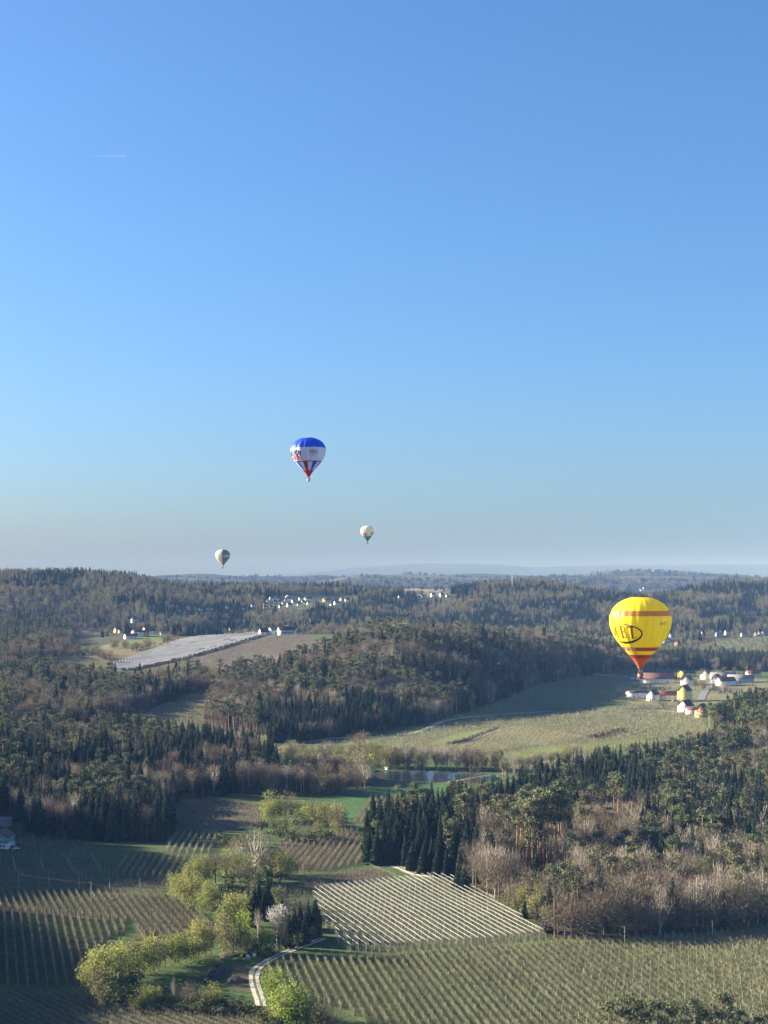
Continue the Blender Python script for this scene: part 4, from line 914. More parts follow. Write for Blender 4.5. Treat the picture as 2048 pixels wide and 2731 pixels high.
def row_net(p, q, z, rad=.075):
    """a rolled white net tied along the top wire, sagging between the posts"""
    P3, L = drape(p, q, 2.0); m = len(P3); s = np.arange(m)
    d = (q - p) / L; n = np.array((-d[1], d[0])); k = 5
    wob = rad * .35 * np.sin(s * .9 + rng.uniform(0, 6)) * rng.uniform(.3, 1, m); zz = P3[:, 2] + z - .12 * np.abs(np.sin(s * .393)); rr = rad * rng.uniform(.8, 1.2, m)
    V = []
    for j in range(k):
        a = 2 * pi * j / k; V.append(np.c_[P3[:, :2] + n * (np.cos(a) * rr + wob)[:, None], zz + np.sin(a) * rr])
    V = np.stack(V, 1).reshape(-1, 3)
    f = [(i * k + j, i * k + (j + 1) % k, (i + 1) * k + (j + 1) % k, (i + 1) * k + j) for i in range(m - 1) for j in range(k)]
    f += [(0, 1, 2, 3), ((m - 1) * k, (m - 1) * k + 1, (m - 1) * k + 2, (m - 1) * k + 3)]
    # end of the net hanging down the last post
    return V, np.array(f)

def orchard(parc, d, spacing, label, group, leaf='orchard', height=2.9, step=1.0, per=9, wd=.07, gap=8.0, posts=True, strip_=.55, net=None, name='orchard_row', low=.35, width=.55, post_h=None):
    r = np.random.default_rng(abs(hash(parc)) % 9999 if False else sum(map(ord, parc)))
    segs = rows_in(P[parc], d, spacing); k = 0
    for p, q in segs:
        # leave out what lies wholly outside the picture
        pts = np.array([p, q, (p + q) / 2]); u = CX + F * pts[:, 0] / pts[:, 1]
        if u.max() < -160 or u.min() > 2220: continue
        V, f = row_twigs(p, q, r, height, step, per, width, wd, low)
        b0 = np.array((p[0], p[1], float(hgt(p[0], p[1])))); o = empty(name, b0); tag(o, label, 'orchard row', group); k += 1
        tag(link('fruit_trees', mesh_np('fruit_trees', V - b0, f, M[leaf]), o), kind='stuff')
        if posts:
            pm_ = row_posts(p, q, gap, post_h or height * 1.05); pm_.v = [v - b0 for v in pm_.v]; tag(link('posts', pm_.mesh('posts', M['post']), o), kind='stuff')
        if strip_: V, f = row_strip(p, q, strip_); link('soil_strip', mesh_np('soil_strip', V - b0, f, M['soil']), o)
        if net: V, f = row_net(p, q, net); link('net', mesh_np('rolled_net', V - b0, f, M['net']), o)
    return k
nrows = 0
nrows += orchard('near_orchard', (.17, -1), 3.25, 'long olive orchard row in the big orchard across the lower right', 'orchard rows of the big lower right orchard', height=2.7, per=10, step=.55, wd=.07, gap=9, width=.36, strip_=.45, low=.1)
nrows += orchard('net_orchard', (.335, -1), 3.15, 'orchard row with a white rolled net along its top', 'white netted orchard rows below the conifers', height=2.6, per=8, wd=.06, gap=8, width=.35, net=3.3, post_h=3.3, name='netted_row')
nrows += orchard('lower_left_orchard', (.26, -1), 3.5, 'dark green orchard row running towards the lower left corner', 'shaded orchard rows at the lower left', height=3.1, per=10, step=.6, wd=.075, gap=12, width=.36, low=.1, leaf='orchard_brown')
nrows += orchard('upper_left_orchard', (.325, -1), 3.35, 'brownish orchard row on the slope above the dark left rows', 'brownish orchard rows on the left slope', height=2.8, per=10, step=.6, wd=.075, gap=8, width=.36, low=.1, leaf='orchard_brown')
nrows += orchard('terrace_orchard', (1, -.05), 3.9, 'low orchard row with pale posts running across below the green house', 'terraced orchard rows with pale posts on the left', height=2.3, per=6, step=1.3, wd=.07, gap=15.5, leaf='orchard_brown', post_h=3.3)
nrows += orchard('spike_orchard', (.03, -1), 3.9, 'spiky orchard row beside the central grove with lit ends', 'spiky orchard rows left of the central grove', height=3.1, per=9, wd=.08, gap=9)
nrows += orchard('shade_orchard', (.03, -1), 3.9, 'shaded orchard row below the dark red field', 'shaded orchard rows below the dark field', height=2.8, per=8, wd=.08, gap=9)
nrows += orchard('dark_field', (.66, -1), 3.6, 'dark reddish orchard row in the shaded field by the left wood', 'dark reddish rows of the shaded field', height=1.9, per=6, step=1.2, wd=.08, gap=10, posts=False, leaf='orchard_brown', strip_=.7)
nrows += orchard('centre_orchard', (-.1, -1), 3.7, 'shaded brown orchard row in front of the conifers', 'shaded rows between the grove and the conifers', height=2.9, per=8, wd=.08, gap=9, leaf='orchard_brown')
nrows += orchard('meadow_orchard', (.1, 1), 3.7, 'brown orchard row beside the green valley meadow', 'orchard rows beside the green meadow', height=2.9, per=7, step=1.2, wd=.09, gap=9, leaf='orchard_brown')
nrows += orchard('brown_plot', (1, .25), 3.4, 'dark low row in the brown plot above the netted orchard', 'rows of the brown plot', height=1.6, per=6, step=1.2, wd=.08, gap=8, leaf='orchard_brown', strip_=.8, post_h=2.2)
nrows += orchard('corner_orchard', (.88, -1), 3.3, 'dark row in the shaded orchard in the lower left corner', 'dark rows of the lower left corner', height=2.4, per=9, wd=.07, gap=9, posts=False, leaf='orchard_brown')
nrows += orchard('shade_rows', (1, -.35), 4.2, 'short dark row beside the green house', 'short dark rows beside the green house', height=1.9, per=5, step=1.3, wd=.08, gap=9, leaf='orchard_brown')
print('rows', nrows)

# rows too far off to count: one mass for each slope
def far_rows(parc, d, spacing, label, height=2.4, step=1.7, per=3, wd=.13, posts=0, leaf='orchard_far', name='distant_orchard_rows', avoid=()):
    r = np.random.default_rng(len(parc)); vs_ = []; fs = []; n = 0; pm = MB()
    for p, q in rows_in(P[parc], d, spacing):
        V, f = row_twigs(p, q, r, height, step, per, .8, wd, .2)
        for a_ in avoid:
            V = V[np.repeat(~inside(P[a_], V[::4, 0], V[::4, 1]), 4)]
        if not len(V): continue
        f = np.arange(len(V)).reshape(-1, 4); vs_.append(V); fs.append(f + n); n += len(V)
        if posts:
            L = np.hypot(*(q - p))
            for s in np.arange(r.uniform(0, posts), L, posts):
                x, y = p + (q - p) * s / L; z = float(hgt(x, y)); pm.box(x - .09, x + .09, y - .09, y + .09, z, z + 3.3)
    o = link(name, mesh_np(name, np.concatenate(vs_), np.concatenate(fs), M[leaf])); tag(o, label, 'orchard', kind='stuff')
    if posts and pm.n: tag(link('posts', pm.mesh('posts', M['post']), o), kind='stuff')
far_rows('valley_field', (1, .12), 4.6, 'faint orchard rows crossing the wide valley field', posts=26, avoid=('green_bank', 'green_bank_lower', 'pale_field'))
far_rows('pale_field', (.2, 1), 4.6, 'pale young orchard rows with thin posts in the valley', height=1.8, per=2, wd=.2, posts=14)
far_rows('shadow_field', (1, .3), 5.2, 'shaded orchard rows below the middle wood', step=3.4, posts=34)
far_rows('sloping_field', (1, .55), 4.6, 'faint rows on the small sloping field')
far_rows('hop_orchard', (.25, 1), 5.0, 'orchard rows with pale posts behind the yellow balloon', posts=16)
far_rows('far_orchard_upper', (.06, -1), 8.0, 'pale striped orchard rows on the slope beyond the farm', step=4, per=3, wd=.9, height=3.2)
far_rows('far_orchard_lower', (.35, 1), 8.5, 'pale striped rows below the slope beyond the farm', step=5, per=2, wd=.7, height=3.0)
far_rows('brown_slope', (1, .45), 5.0, 'dark brown vine rows beside the netted slope', step=4, per=2, wd=.3, height=1.8, leaf='orchard_brown')

# the slope covered with white hail nets: sagging panels on posts, with gaps between
def net_canopy():
    d = np.array((1, .42)); segs = rows_in(P['net_slope'], d, 7.0); dn = d / np.hypot(*d); n = np.array((-dn[1], dn[0]))
    nm = mat('grey_net', (.23, .24, .255), vary=.12, noise=(.05, .2), trans=.3)
    root = empty('net_canopy', (*segs[len(segs) // 2][0], float(hgt(*segs[len(segs) // 2][0])))); tag(root, 'pale hail net stretched over the whole sloping orchard on the left ridge', 'hail net')
    inv = np.array(root.location)
    pm = MB()
    for p, q in segs:
        L = np.hypot(*(q - p)); m = max(2, int(L / 9)); s = np.linspace(0, 1, m + 1)
        V = []
        for j, o_ in enumerate((-3.3, 0, 3.3)):
            for t_ in s:
                x, y = p + (q - p) * t_ + n * o_; V.append((x, y, float(hgt(x, y)) + (4.6 if j == 1 else 3.7) + rng.uniform(-.35, .35)))
        k = m + 1; f = [(j * k + i, j * k + i + 1, (j + 1) * k + i + 1, (j + 1) * k + i) for j in range(2) for i in range(m) if rng.random() > .06]
        link('net_panel', mesh_np('net_panel', np.array(V) - inv, np.array(f), nm), root)
        for t_ in (0, 1):
            x, y = p + (q - p) * t_; z = float(hgt(x, y)); pm.box(x - .5 - inv[0], x + .5 - inv[0], y - .5 - inv[1], y + .5 - inv[1], z - inv[2], z + 5.2 - inv[2])
    tag(link('posts', pm.mesh('posts', M['plaster']), root), kind='stuff')
net_canopy()

# ------------------------------------------------------------------ buildings
ORD = ['first', 'second', 'third', 'fourth', 'fifth', 'sixth', 'seventh', 'eighth', 'ninth', 'tenth', 'eleventh', 'twelfth', 'thirteenth', 'fourteenth', 'fifteenth', 'sixteenth', 'seventeenth', 'eighteenth', 'nineteenth', 'twentieth',
       'twenty-first', 'twenty-second', 'twenty-third', 'twenty-fourth', 'twenty-fifth', 'twenty-sixth', 'twenty-seventh', 'twenty-eighth', 'twenty-ninth', 'thirtieth', 'thirty-first', 'thirty-second', 'thirty-third', 'thirty-fourth', 'thirty-fifth']

def pane_box(mb, side, a, z, w_, h_, Lx, Wy, m=0, out=.03, th=.05):
    """a flat box on one face of a house: side in '-x','+x','-y','+y'; a along the face, z its middle height"""
    if side in ('-y', '+y'):
        y = (Wy / 2 + out) * (1 if side == '+y' else -1); mb.box(a - w_ / 2, a + w_ / 2, min(y, y - th * np.sign(y)), max(y, y - th * np.sign(y)), z - h_ / 2, z + h_ / 2, m)
    else:
        x = (Lx / 2 + out) * (1 if side == '+x' else -1); mb.box(min(x, x - th * np.sign(x)), max(x, x - th * np.sign(x)), a - w_ / 2, a + w_ / 2, z - h_ / 2, z + h_ / 2, m)

def house(px, py, L, W, hw, hr, rz, wall, roof, label, cat='house', name='house', group=None, windows=(), door=None, chimney=None, garage=(), over=.5, base=None, gable=None, depth=None, balcony=None):
    """gabled house: ridge along local x; (px, py) is the middle of its foot in the photograph"""
    L, W, hw, hr = L * FS, W * FS, hw * FS, hr * FS; windows = [(a_, b_ * FS, c_ * FS, d_, e_) for a_, b_, c_, d_, e_ in windows]
    p = hit(px, py) if depth is None else np.array([depth * (px - CX) / F, depth, float(hgt(depth * (px - CX) / F, depth))])
    o = empty(name, p, radians(rz)); tag(o, label, cat, group)
    mb = MB(); x, y = L / 2, W / 2; b0 = -2.5
    V = [(-x, -y, b0), (x, -y, b0), (x, y, b0), (-x, y, b0), (-x, -y, hw), (x, -y, hw), (x, y, hw), (-x, y, hw), (-x, 0, hw + hr), (x, 0, hw + hr)]
    mb.add(V, f4=[(0, 1, 5, 4), (2, 3, 7, 6), (1, 2, 6, 5), (3, 0, 4, 7)], f3=[(5, 6, 9), (7, 4, 8)])
    link('wall', mb.mesh('wall', wall), o)
    if gable:
        g = MB()
        for s in (-1, 1): g.add([(s * (x + .04), -y, hw), (s * (x + .04), y, hw), (s * (x + .04), 0, hw + hr - .05)], f3=[(0, 1, 2) if s > 0 else (1, 0, 2)])
        link('gable', g.mesh('gable', gable), o)
    rb = MB(); k = hr / y; th = .28; e = over
    for s in (-1, 1):
        rb.add([(-x - e, s * (y + e), hw - e * k + .06), (x + e, s * (y + e), hw - e * k + .06), (x + e, 0, hw + hr + .06), (-x - e, 0, hw + hr + .06),
                (-x - e, s * (y + e), hw - e * k + .06 + th), (x + e, s * (y + e), hw - e * k + .06 + th), (x + e, 0, hw + hr + .06 + th), (-x - e, 0, hw + hr + .06 + th)],
               f4=[(4, 5, 6, 7), (0, 3, 2, 1), (0, 1, 5, 4), (1, 2, 6, 5), (3, 0, 4, 7)])
    rf = link('roof', rb.mesh('roof', roof), o)
    if chimney is not None:
        c = MB(); cx_, cy_ = chimney; zc = hw + hr - abs(cy_) * k; c.box(cx_ - .35, cx_ + .35, cy_ - .35, cy_ + .35, zc - .4, hw + hr + 1.0); link('chimney', c.mesh('chimney', M['roof_red']), rf)
    for (side, a, z, w_, h_) in windows:
        f = MB(); pane_box(f, side, a, z, w_, h_, L, W, out=.05, th=.09); fo = link('window', f.mesh('window', M['frame']), o)
        g = MB(); pane_box(g, side, a, z, w_ * .8, h_ * .84, L, W, out=.075, th=.03); link('pane', g.mesh('pane', M['glass']), fo)
    for (side, a, w_, h_) in ([door] if door else []):
        f = MB(); pane_box(f, side, a, h_ / 2, w_, h_, L, W, out=.06, th=.1); link('door', f.mesh('door', M['wood_dark']), o)
    for (side, a, w_, h_) in garage:
        f = MB(); pane_box(f, side, a, h_ / 2, w_, h_, L, W, out=.06, th=.1); link('garage_door', f.mesh('garage_door', M['white_film']), o)
    if balcony:
        side, a, z, w_ = balcony; f = MB(); f.box(a - w_ / 2, a + w_ / 2, -y - 1.3, -y - .02, z, z + .15); f.box(a - w_ / 2, a + w_ / 2, -y - 1.3, -y - 1.2, z + .15, z + 1.1); link('balcony', f.mesh('balcony', M['wood_dark']), o)
    return o
def wins(side, aa, zz, w_=1.2, h_=1.4): return [(side, a, z, w_, h_) for z in zz for a in aa]

m_ = M
FS = 1.15          # the farm's buildings are large
# farm below the yellow balloon
house(1752, 1820, 39, 13, 4.6, 6.5, -8, m_['plaster'], m_['roof_brown'], 'long white barn with a brown roof and small square windows just below the yellow balloon', 'barn', 'barn', windows=wins('-y', [-16, -11.5, -7, -2.5, 2, 6.5], [2.6], 1.1, 1.1), garage=[('-y', 14.5, 3.6, 3.2)], chimney=(12, -2))
house(1694, 1812, 12, 6, 3, 1.6, -6, m_['plaster'], m_['roof_grey'], 'small white shed left of the long brown roofed barn', 'shed', 'shed', door=('-y', 0, 2, 2.2))
house(1832, 1805, 20, 13, 4.8, 3.2, 28, m_['yellow'], m_['roof_dark'], 'bright yellow building with a dark roof behind the cream house', 'house', windows=wins('-x', [-3, 3], [2.4]))
house(1834, 1826, 18, 12, 5.6, 5.2, 62, m_['plaster'], m_['roof_brown'], 'white house with a brown roof below the bright yellow building', windows=wins('-x', [-3.2, 0, 3.2], [2, 4.8]) + wins('-y', [-5, 0, 5], [2.2, 4.6]), chimney=(-3, 1.5), door=('-y', 2.5, 1.3, 2.3))
house(1826, 1870, 15, 10.5, 11, 5.8, 58, m_['yellow'], m_['roof_dark'], 'tall yellow farmhouse with a steep gable and dark roof', windows=wins('-x', [-2.8, 2.8], [2.2, 5.4, 8.6, 12], 1.2, 1.5) + wins('-y', [-4.5, 0, 4.5], [2.4, 6, 9.4]), door=('-x', 0, 1.6, 2.6), chimney=(2, 1.4))
house(1779, 1866, 26, 10, 5.0, 3.8, 8, m_['plaster'], m_['roof_red'], 'long white barn with a red roof between the white gable house and tall yellow farmhouse', 'barn', 'barn', windows=wins('-y', [-9, -4, 1, 6], [2.6], 1, 1), garage=[('-y', 10.5, 3.4, 3.6)])
house(1742, 1868, 13, 9, 6.4, 4.6, 55, m_['plaster'], m_['roof_dark'], 'white gable house with a dark roof at the left end of the red roofed barn', windows=wins('-x', [-2.2, 2.2], [2.2, 5], 1.2, 1.4) + [('-x', 0, 8, 1, 1.2)], door=('-x', 0, 1.6, 2.4))
house(1699, 1860, 22, 10, 5.2, 1.8, 20, m_['white_film'], m_['roof_dark'], 'open farm shed with a low dark roof, stacked with white sheets', 'shed', 'shed', garage=[('-y', -6, 4, 3.6), ('-y', 0, 4, 3.6), ('-x', 0, 5, 3.4)])
house(1829, 1898, 13, 9.5, 6.0, 4.6, 50, m_['plaster'], m_['roof_dark'], 'lowest white gable house with a dark roof beside the orange gable', windows=wins('-x', [-2.3, 2.3], [2.2, 5]), door=('-y', 3, 1.2, 2.3))
house(1850, 1904, 13, 7, 3.6, 2.2, 4, m_['plaster'], m_['roof_red'], 'low white annex with a red roof below the farm', windows=wins('-y', [-3.5, 0, 3.5], [2], 1, 1.2))
house(1872, 1912, 12, 9, 6.6, 4.6, 62, m_['orange'], m_['roof_dark'], 'orange brick gable house at the edge of the wood', windows=wins('-x', [-2.2, 2.2], [2.4, 5.2]), door=('-x', 0, 1.4, 2.4))
house(1884, 1812, 15, 11, 6.6, 5.6, 60, m_['plaster'], m_['roof_red'], 'white house with a steep red roof at the top of the farm lane', windows=wins('-x', [-3, 0, 3], [2.2, 5.2]) + wins('-y', [-4, 0, 4], [2.4, 5.2]), chimney=(0, 1), balcony=('-y', 0, 3.6, 8))
house(1928, 1812, 30, 11, 4.2, 4.2, -4, m_['grey_wall'], m_['roof_grey'], 'long grey barn with a grey roof behind the two gables', 'barn', 'barn', garage=[('-y', -8, 4, 3.6), ('-y', 4, 4, 3.6)])
house(1911, 1822, 16, 10, 5.4, 5.2, 64, m_['grey_wall'], m_['roof_dark'], 'grey gable house right of the farm lane', windows=wins('-x', [-2.4, 2.4], [2.2, 5]))
house(1936, 1828, 22, 10, 5.2, 4.4, 24, m_['plaster'], m_['roof_brown'], 'white gable barn with a long brown roof right of the farm lane', 'barn', 'barn', windows=wins('-x', [-2.4, 2.4], [2.2, 4.6]), garage=[('-y', 4, 4, 3.4)])
house(1975, 1820, 30, 12, 4.6, 4.4, -10, m_['grey_wall'], m_['roof_grey'], 'long grey roofed barn partly hidden by the right wood', 'barn', 'barn')
house(2008, 1806, 16, 9, 4.4, 3.8, 10, m_['cream'], m_['roof_red'], 'cream house with a red roof at the far right of the farm')
FS = 1.0
# left edge: green house, shed behind it
house(6, 2258, 12, 10.4, 6.0, 3.4, 84, m_['white_film'], m_['roof_brown'], 'green gabled house with a pale ground floor at the left edge', windows=wins('-x', [-3.3, -1.6], [1.5], 1.2, 1.3) + [('-x', 2.4, 1.4, 3.2, 2.0)], door=('-x', .2, 1.1, 2.1), gable=m_['green_wall'])
go = [o for o in C.objects if o.name == 'house' or o.name.startswith('house.')][-1]
gb = MB(); gb.box(-6.06, -6.0, -5.2, 5.2, 2.9, 6.0); gb.box(-6.0, 6.0, -5.26, -5.2, 2.9, 6.0); link('cladding', gb.mesh('cladding', m_['green_wall']), go)
house(2, 2200, 13, 9, 3.2, 1.2, 6, m_['grey_wall'], m_['roof_grey'], 'low flat roofed shed in the trees behind the green house', 'shed', 'shed', garage=[('-y', -2, 4, 2.4)])
# houses along the top of the netted slope
house(616, 1684, 10, 9, 4.6, 4, 40, m_['cream'], m_['roof_dark'], 'small cream house at the top left end of the netted slope')
house(660, 1693, 18, 9, 5, 5, 35, m_['plaster'], m_['roof_dark'], 'white gable house with a dark roof above the middle of the netted slope', windows=wins('-x', [-2, 2], [2.2, 5], 1.3, 1.5))
house(705, 1694, 16, 9.5, 5.2, 6, 30, m_['plaster'], m_['roof_dark'], 'white gable house right of the little mast on the netted ridge', windows=wins('-x', [-2, 2], [2.4]))
house(733, 1693, 20, 13, 7, 4.6, 40, m_['plaster'], m_['roof_grey'], 'broad white gable house with a grey roof on the netted ridge', windows=wins('-x', [-3.5, 0, 3.5], [2.4, 5.4], 1.3, 1.5), garage=[('-x', 4, 2.6, 2.4)])
house(764, 1693, 26, 13, 7.2, 5, 22, m_['plaster'], m_['roof_dark'], 'big white inn with a long dark roof on the netted ridge', windows=wins('-y', [-9, -5.5, -2, 1.5, 5, 8.5], [2.2, 5], 1.4, 1.5) + wins('-x', [-3, 3], [2.4, 5.4]), balcony=('-y', 0, 3.6, 20), chimney=(4, 1))
house(791, 1690, 17, 12, 4, 7, -12, m_['plaster'], m_['roof_red'], 'red roofed house at the right end of the netted ridge')
house(802, 1690, 5, 4, 3, 2, 10, m_['plaster'], m_['roof_dark'], 'tiny white hut beside the red roofed house on the ridge', 'hut', 'hut')
mast = MB(); mp = hit(687, 1690); mast.tube([(0, 0, -1), (0, 0, 12)], [.22, .12], 6); mo = link('mast', mast.mesh('mast', m_['frame']), None, tuple(mp)); tag(mo, 'thin white mast between the houses on the netted ridge', 'mast')
# hamlet above the netted slope
house(313, 1686, 14, 9, 7, 5, 58, m_['yellow'], m_['roof_dark'], 'tall yellow house left of the red roofed hamlet', windows=wins('-x', [-2, 2], [2.2, 5.2]))
house(321, 1687, 9, 7, 4, 3.5, 50, m_['plaster'], m_['roof_dark'], 'small white house close beside the tall yellow one')
house(349, 1703, 22, 9, 4.4, 4.2, 34, m_['plaster'], m_['roof_red'], 'low red roofed house at the foot of the hamlet on the green slope', windows=wins('-y', [-6, -2, 2, 6], [2.2]))
house(366, 1697, 17, 14, 7.4, 3.2, 30, m_['plaster'], m_['roof_brown'], 'pale two storey house in the middle of the hamlet', windows=wins('-y', [-4.5, 2.5], [2.2, 5.2], 3, 1.4) + wins('-x', [-3.5, 3], [2.4, 5.4], 2, 1.6))
house(384, 1696, 14, 11, 6.4, 3.6, 40, m_['orange'], m_['roof_red'], 'orange house in the hamlet on the green slope', windows=wins('-x', [-3, 0, 3], [2.2, 4.8]))
house(397, 1692, 22, 13, 6.6, 7.6, 42, m_['plaster'], m_['roof_red'], 'big white house with a steep red roof at the top of the hamlet', windows=wins('-x', [-3.5, 0, 3.5], [2.4, 5.4]) + [('-x', 0, 9, 2, 2)])
house(432, 1692, 9, 6, 3.4, 2.4, 10, m_['plaster'], m_['roof_grey'], 'small white garden house among bushes right of the hamlet')
house(356, 1660, 10, 9, 7.5, 6, 70, m_['plaster'], m_['roof_brown'], 'white gable house alone in the far woods above the hamlet')

# hill village and other far houses: (zoomed x, y of foot, width) read off the photograph
def far_set(items, ox, oy, sc, place, grp):
    items = sorted(items, key=lambda t: t[0])
    for i, (x, y, w_, st) in enumerate(items):
        px, py = ox + x / sc, oy + y / sc; p = hit(px, py + 1.0); wm = max(7.0, w_ / sc * p[1] / F)
        wall, roof, word = {'wr': ('plaster', 'roof_red', 'white house with a red roof'), 'wd': ('plaster', 'roof_dark', 'white house with a dark roof'), 'cd': ('cream', 'roof_dark', 'cream house with a dark roof'), 'yd': ('yellow', 'roof_brown', 'long yellow building'),
                            'rr': ('cream', 'roof_red', 'red roofed house'), 'gg': ('grey_wall', 'roof_grey', 'grey roofed barn'), 'or': ('orange', 'roof_red', 'orange house with a red roof')}[st]
        W = min(wm * .8, 11); rz = [38, 52, 14, 60, 28][i % 5] if wm < 16 else 12
        n_ = max(2, int(wm / 4)); ws = wins('-y', list(np.linspace(-wm * .36, wm * .36, n_)), [2.4, 5.2] if wm > 9 else [2.4], 1.3, 1.4) + wins('-x', [-W * .22, W * .22], [2.4, 5.2], 1.3, 1.4)
        o = house(px, py + 1.0, wm, W, 6.2 if wm > 9 else 4.6, 4.2, rz, M[wall], M[roof], '%s %s, %s from the left' % (word, place, ORD[i]), windows=ws, group=grp)
far_set(V1, 600, 1560, 4.608, 'in the hill village', 'houses of the hill village')
far_set(V2, 600, 1560, 4.608, 'left of the village', 'lone houses left of the village')
far_set(V3, 1050, 1540, 8.295, 'by the straw hill field', 'farm by the straw field')
far_set(V4, 1050, 1540, 8.295, 'below the straw hill field', 'houses below the straw field')
far_set(V5, 1850, 1640, 8.38, 'beyond the striped slope', 'houses beyond the striped slope')
house(1776, 1712, 16, 10, 5, 4, 20, m_['plaster'], m_['roof_grey'], 'white house close behind the right side of the yellow balloon')
house(1807, 1722, 12, 10, 7, 6, 60, m_['orange'], m_['roof_red'], 'orange house with a red roof right of the yellow balloon', windows=wins('-x', [-2, 2], [2.4, 5.4]))
house(1792, 1700, 12, 9, 5, 4, 20, m_['grey_wall'], m_['roof_grey'], 'grey house above the orange one right of the yellow balloon')
# white church on the ridge, radio mast
ch = house(1711, 1577, 20, 10, 8, 6, 10, m_['plaster'], m_['roof_grey'], 'white church with a square tower on the far ridge above the yellow balloon', 'church', 'church', over=.3)
tw = MB(); tw.box(7.5, 13, -3, 3, -3, 18); tw.add([(7.2, -3.3, 18), (13.3, -3.3, 18), (13.3, 3.3, 18), (7.2, 3.3, 18), (10.25, 0, 22)], f3=[(0, 1, 4), (1, 2, 4), (2, 3, 4), (3, 0, 4)]); link('tower', tw.mesh('tower', m_['plaster']), ch)
mp = hit(1366, 1566); mast = MB(); mast.tube([(0, 0, -1), (0, 0, 34)], [1.0, .6], 6); mast.box(-1.3, 1.3, -1.3, 1.3, 27, 31); mast.box(-1.1, 1.1, -1.1, 1.1, 33, 35)
tag(link('radio_mast', mast.mesh('radio_mast', m_['frame']), None, tuple(mp)), 'slim white radio mast on the far ridge left of the yellow balloon', 'mast')

# ------------------------------------------------------------------ pond rim, jetty, hut
k = len(pw); rin = grow(pw, 1.015); rout = grow(pw, 1.10)
V = np.r_[np.c_[rin, np.full(k, pond_z - .4)], np.c_[rout, hgt(rout[:, 0], rout[:, 1]) + .25]]
tag(link('pond_rim', mesh_np('pond_rim', V, np.array([(i, (i + 1) % k, k + (i + 1) % k, k + i) for i in range(k)]), M['black_film'])), 'black lined rim round the pond', kind='structure')
a, b = hit(1195, 2088), hit(1312, 2070); jt = empty('jetty', (a[0], a[1], pond_z)); tag(jt, 'pale wooden jetty crossing the right end of the pond', 'jetty')
L = float(np.hypot(*(b - a)[:2])); jt.rotation_euler[2] = atan2(b[1] - a[1], b[0] - a[0]); d_ = MB(); d_.box(0, L, -.8, .8, .75, .95); link('deck', d_.mesh('deck', M['post']), jt)
pl = MB()
for s in np.arange(1, L, 6.0):
    for q in (-.7, .7): pl.box(s - .12, s + .12, q - .12, q + .12, -2, .75)
tag(link('piles', pl.mesh('piles', M['post']), jt), kind='stuff')
house(1037, 2053, 5.5, 3, 1.5, .5, 4, M['plaster'], M['roof_grey'], 'small white hut on the far bank of the pond', 'hut', 'hut', door=('-y', 1, .9, 1.4))
house(726, 2024, 12, 5, 2.4, 1.0, -4, M['grey_wall'], M['roof_grey'], 'low grey shed beside the brown clearing', 'shed', 'shed')

# ------------------------------------------------------------------ things on the near meadows
def hay_bale(px, py, film, lab, dz=0.0):
    p = hit(px, py); r = .72; mb = MB(); n = 14
    prof = [(-.62, .5), (-.58, .66), (-.45, .72), (0, .74), (.45, .72), (.58, .66), (.62, .5)]
    mb.tube([(x * 1, 0, 0) for x, _ in prof], [q for _, q in prof], n)
    o = link('hay_bale', mb.mesh('hay_bale', M[film], True), None, (p[0], p[1], p[2] + .72 + dz)); o.rotation_euler = (0, 0, rng.uniform(-.6, .6)); tag(o, lab, 'hay bale', 'wrapped hay bales by the track')
    c = MB(); c.tube([(.60, 0, 0), (.63, 0, 0)], [.46, .44], n); link('wrap_end', c.mesh('wrap_end', M['white_film']), o)
hay_bale(652, 2553, 'black_film', 'black wrapped hay bale at the left end of the bale pile')
hay_bale(661, 2556, 'white_film', 'pale wrapped hay bale nearest the viewer in the pile')
hay_bale(670, 2551, 'black_film', 'black wrapped hay bale in the middle of the pile')
hay_bale(679, 2552, 'white_film', 'pale wrapped hay bale at the right of the pile')
hay_bale(665, 2554, 'black_film', 'black wrapped hay bale lying on top of the pile', 1.3)
hay_bale(688, 2550, 'black_film', 'dark hay bale at the far right end of the pile')
def heap(px, py, lx, ly, h, m, name, label, cat, rz=0, rough=.2, flat=1.0):
    p = hit(px, py); n, k = 26, 9; V = []; f = []
    for j in range(k + 1):
        t = j / k
        for i in range(n):
            a = 2 * pi * i / n; rr = (1 - t) * (1 + rough * .5 * sin(3 * a + j)) ; z = h * (1 - (1 - t) ** (2.2 * flat)) * (1 + rough * .3 * sin(5 * a + 2 * j)) - .15 * (j == 0)
            V.append((lx * rr * cos(a), ly * rr * sin(a), z))
    for j in range(k):
        for i in range(n): f.append((j * n + i, j * n + (i + 1) % n, (j + 1) * n + (i + 1) % n, (j + 1) * n + i))
    o = link(name, mesh_np(name, V, np.array(f), m, smooth=True), None, tuple(p)); o.rotation_euler[2] = rz; tag(o, label, cat)
heap(628, 2616, 3.6, 4.2, 1.5, M['dirt'], 'dirt_heap', 'small brown dirt heap on the bare patch beside the track', 'dirt heap')
heap(610, 2548, 4.2, 5, .8, M['dirt'], 'dirt_heap', 'low dark heap left of the wrapped hay bales', 'dirt heap')
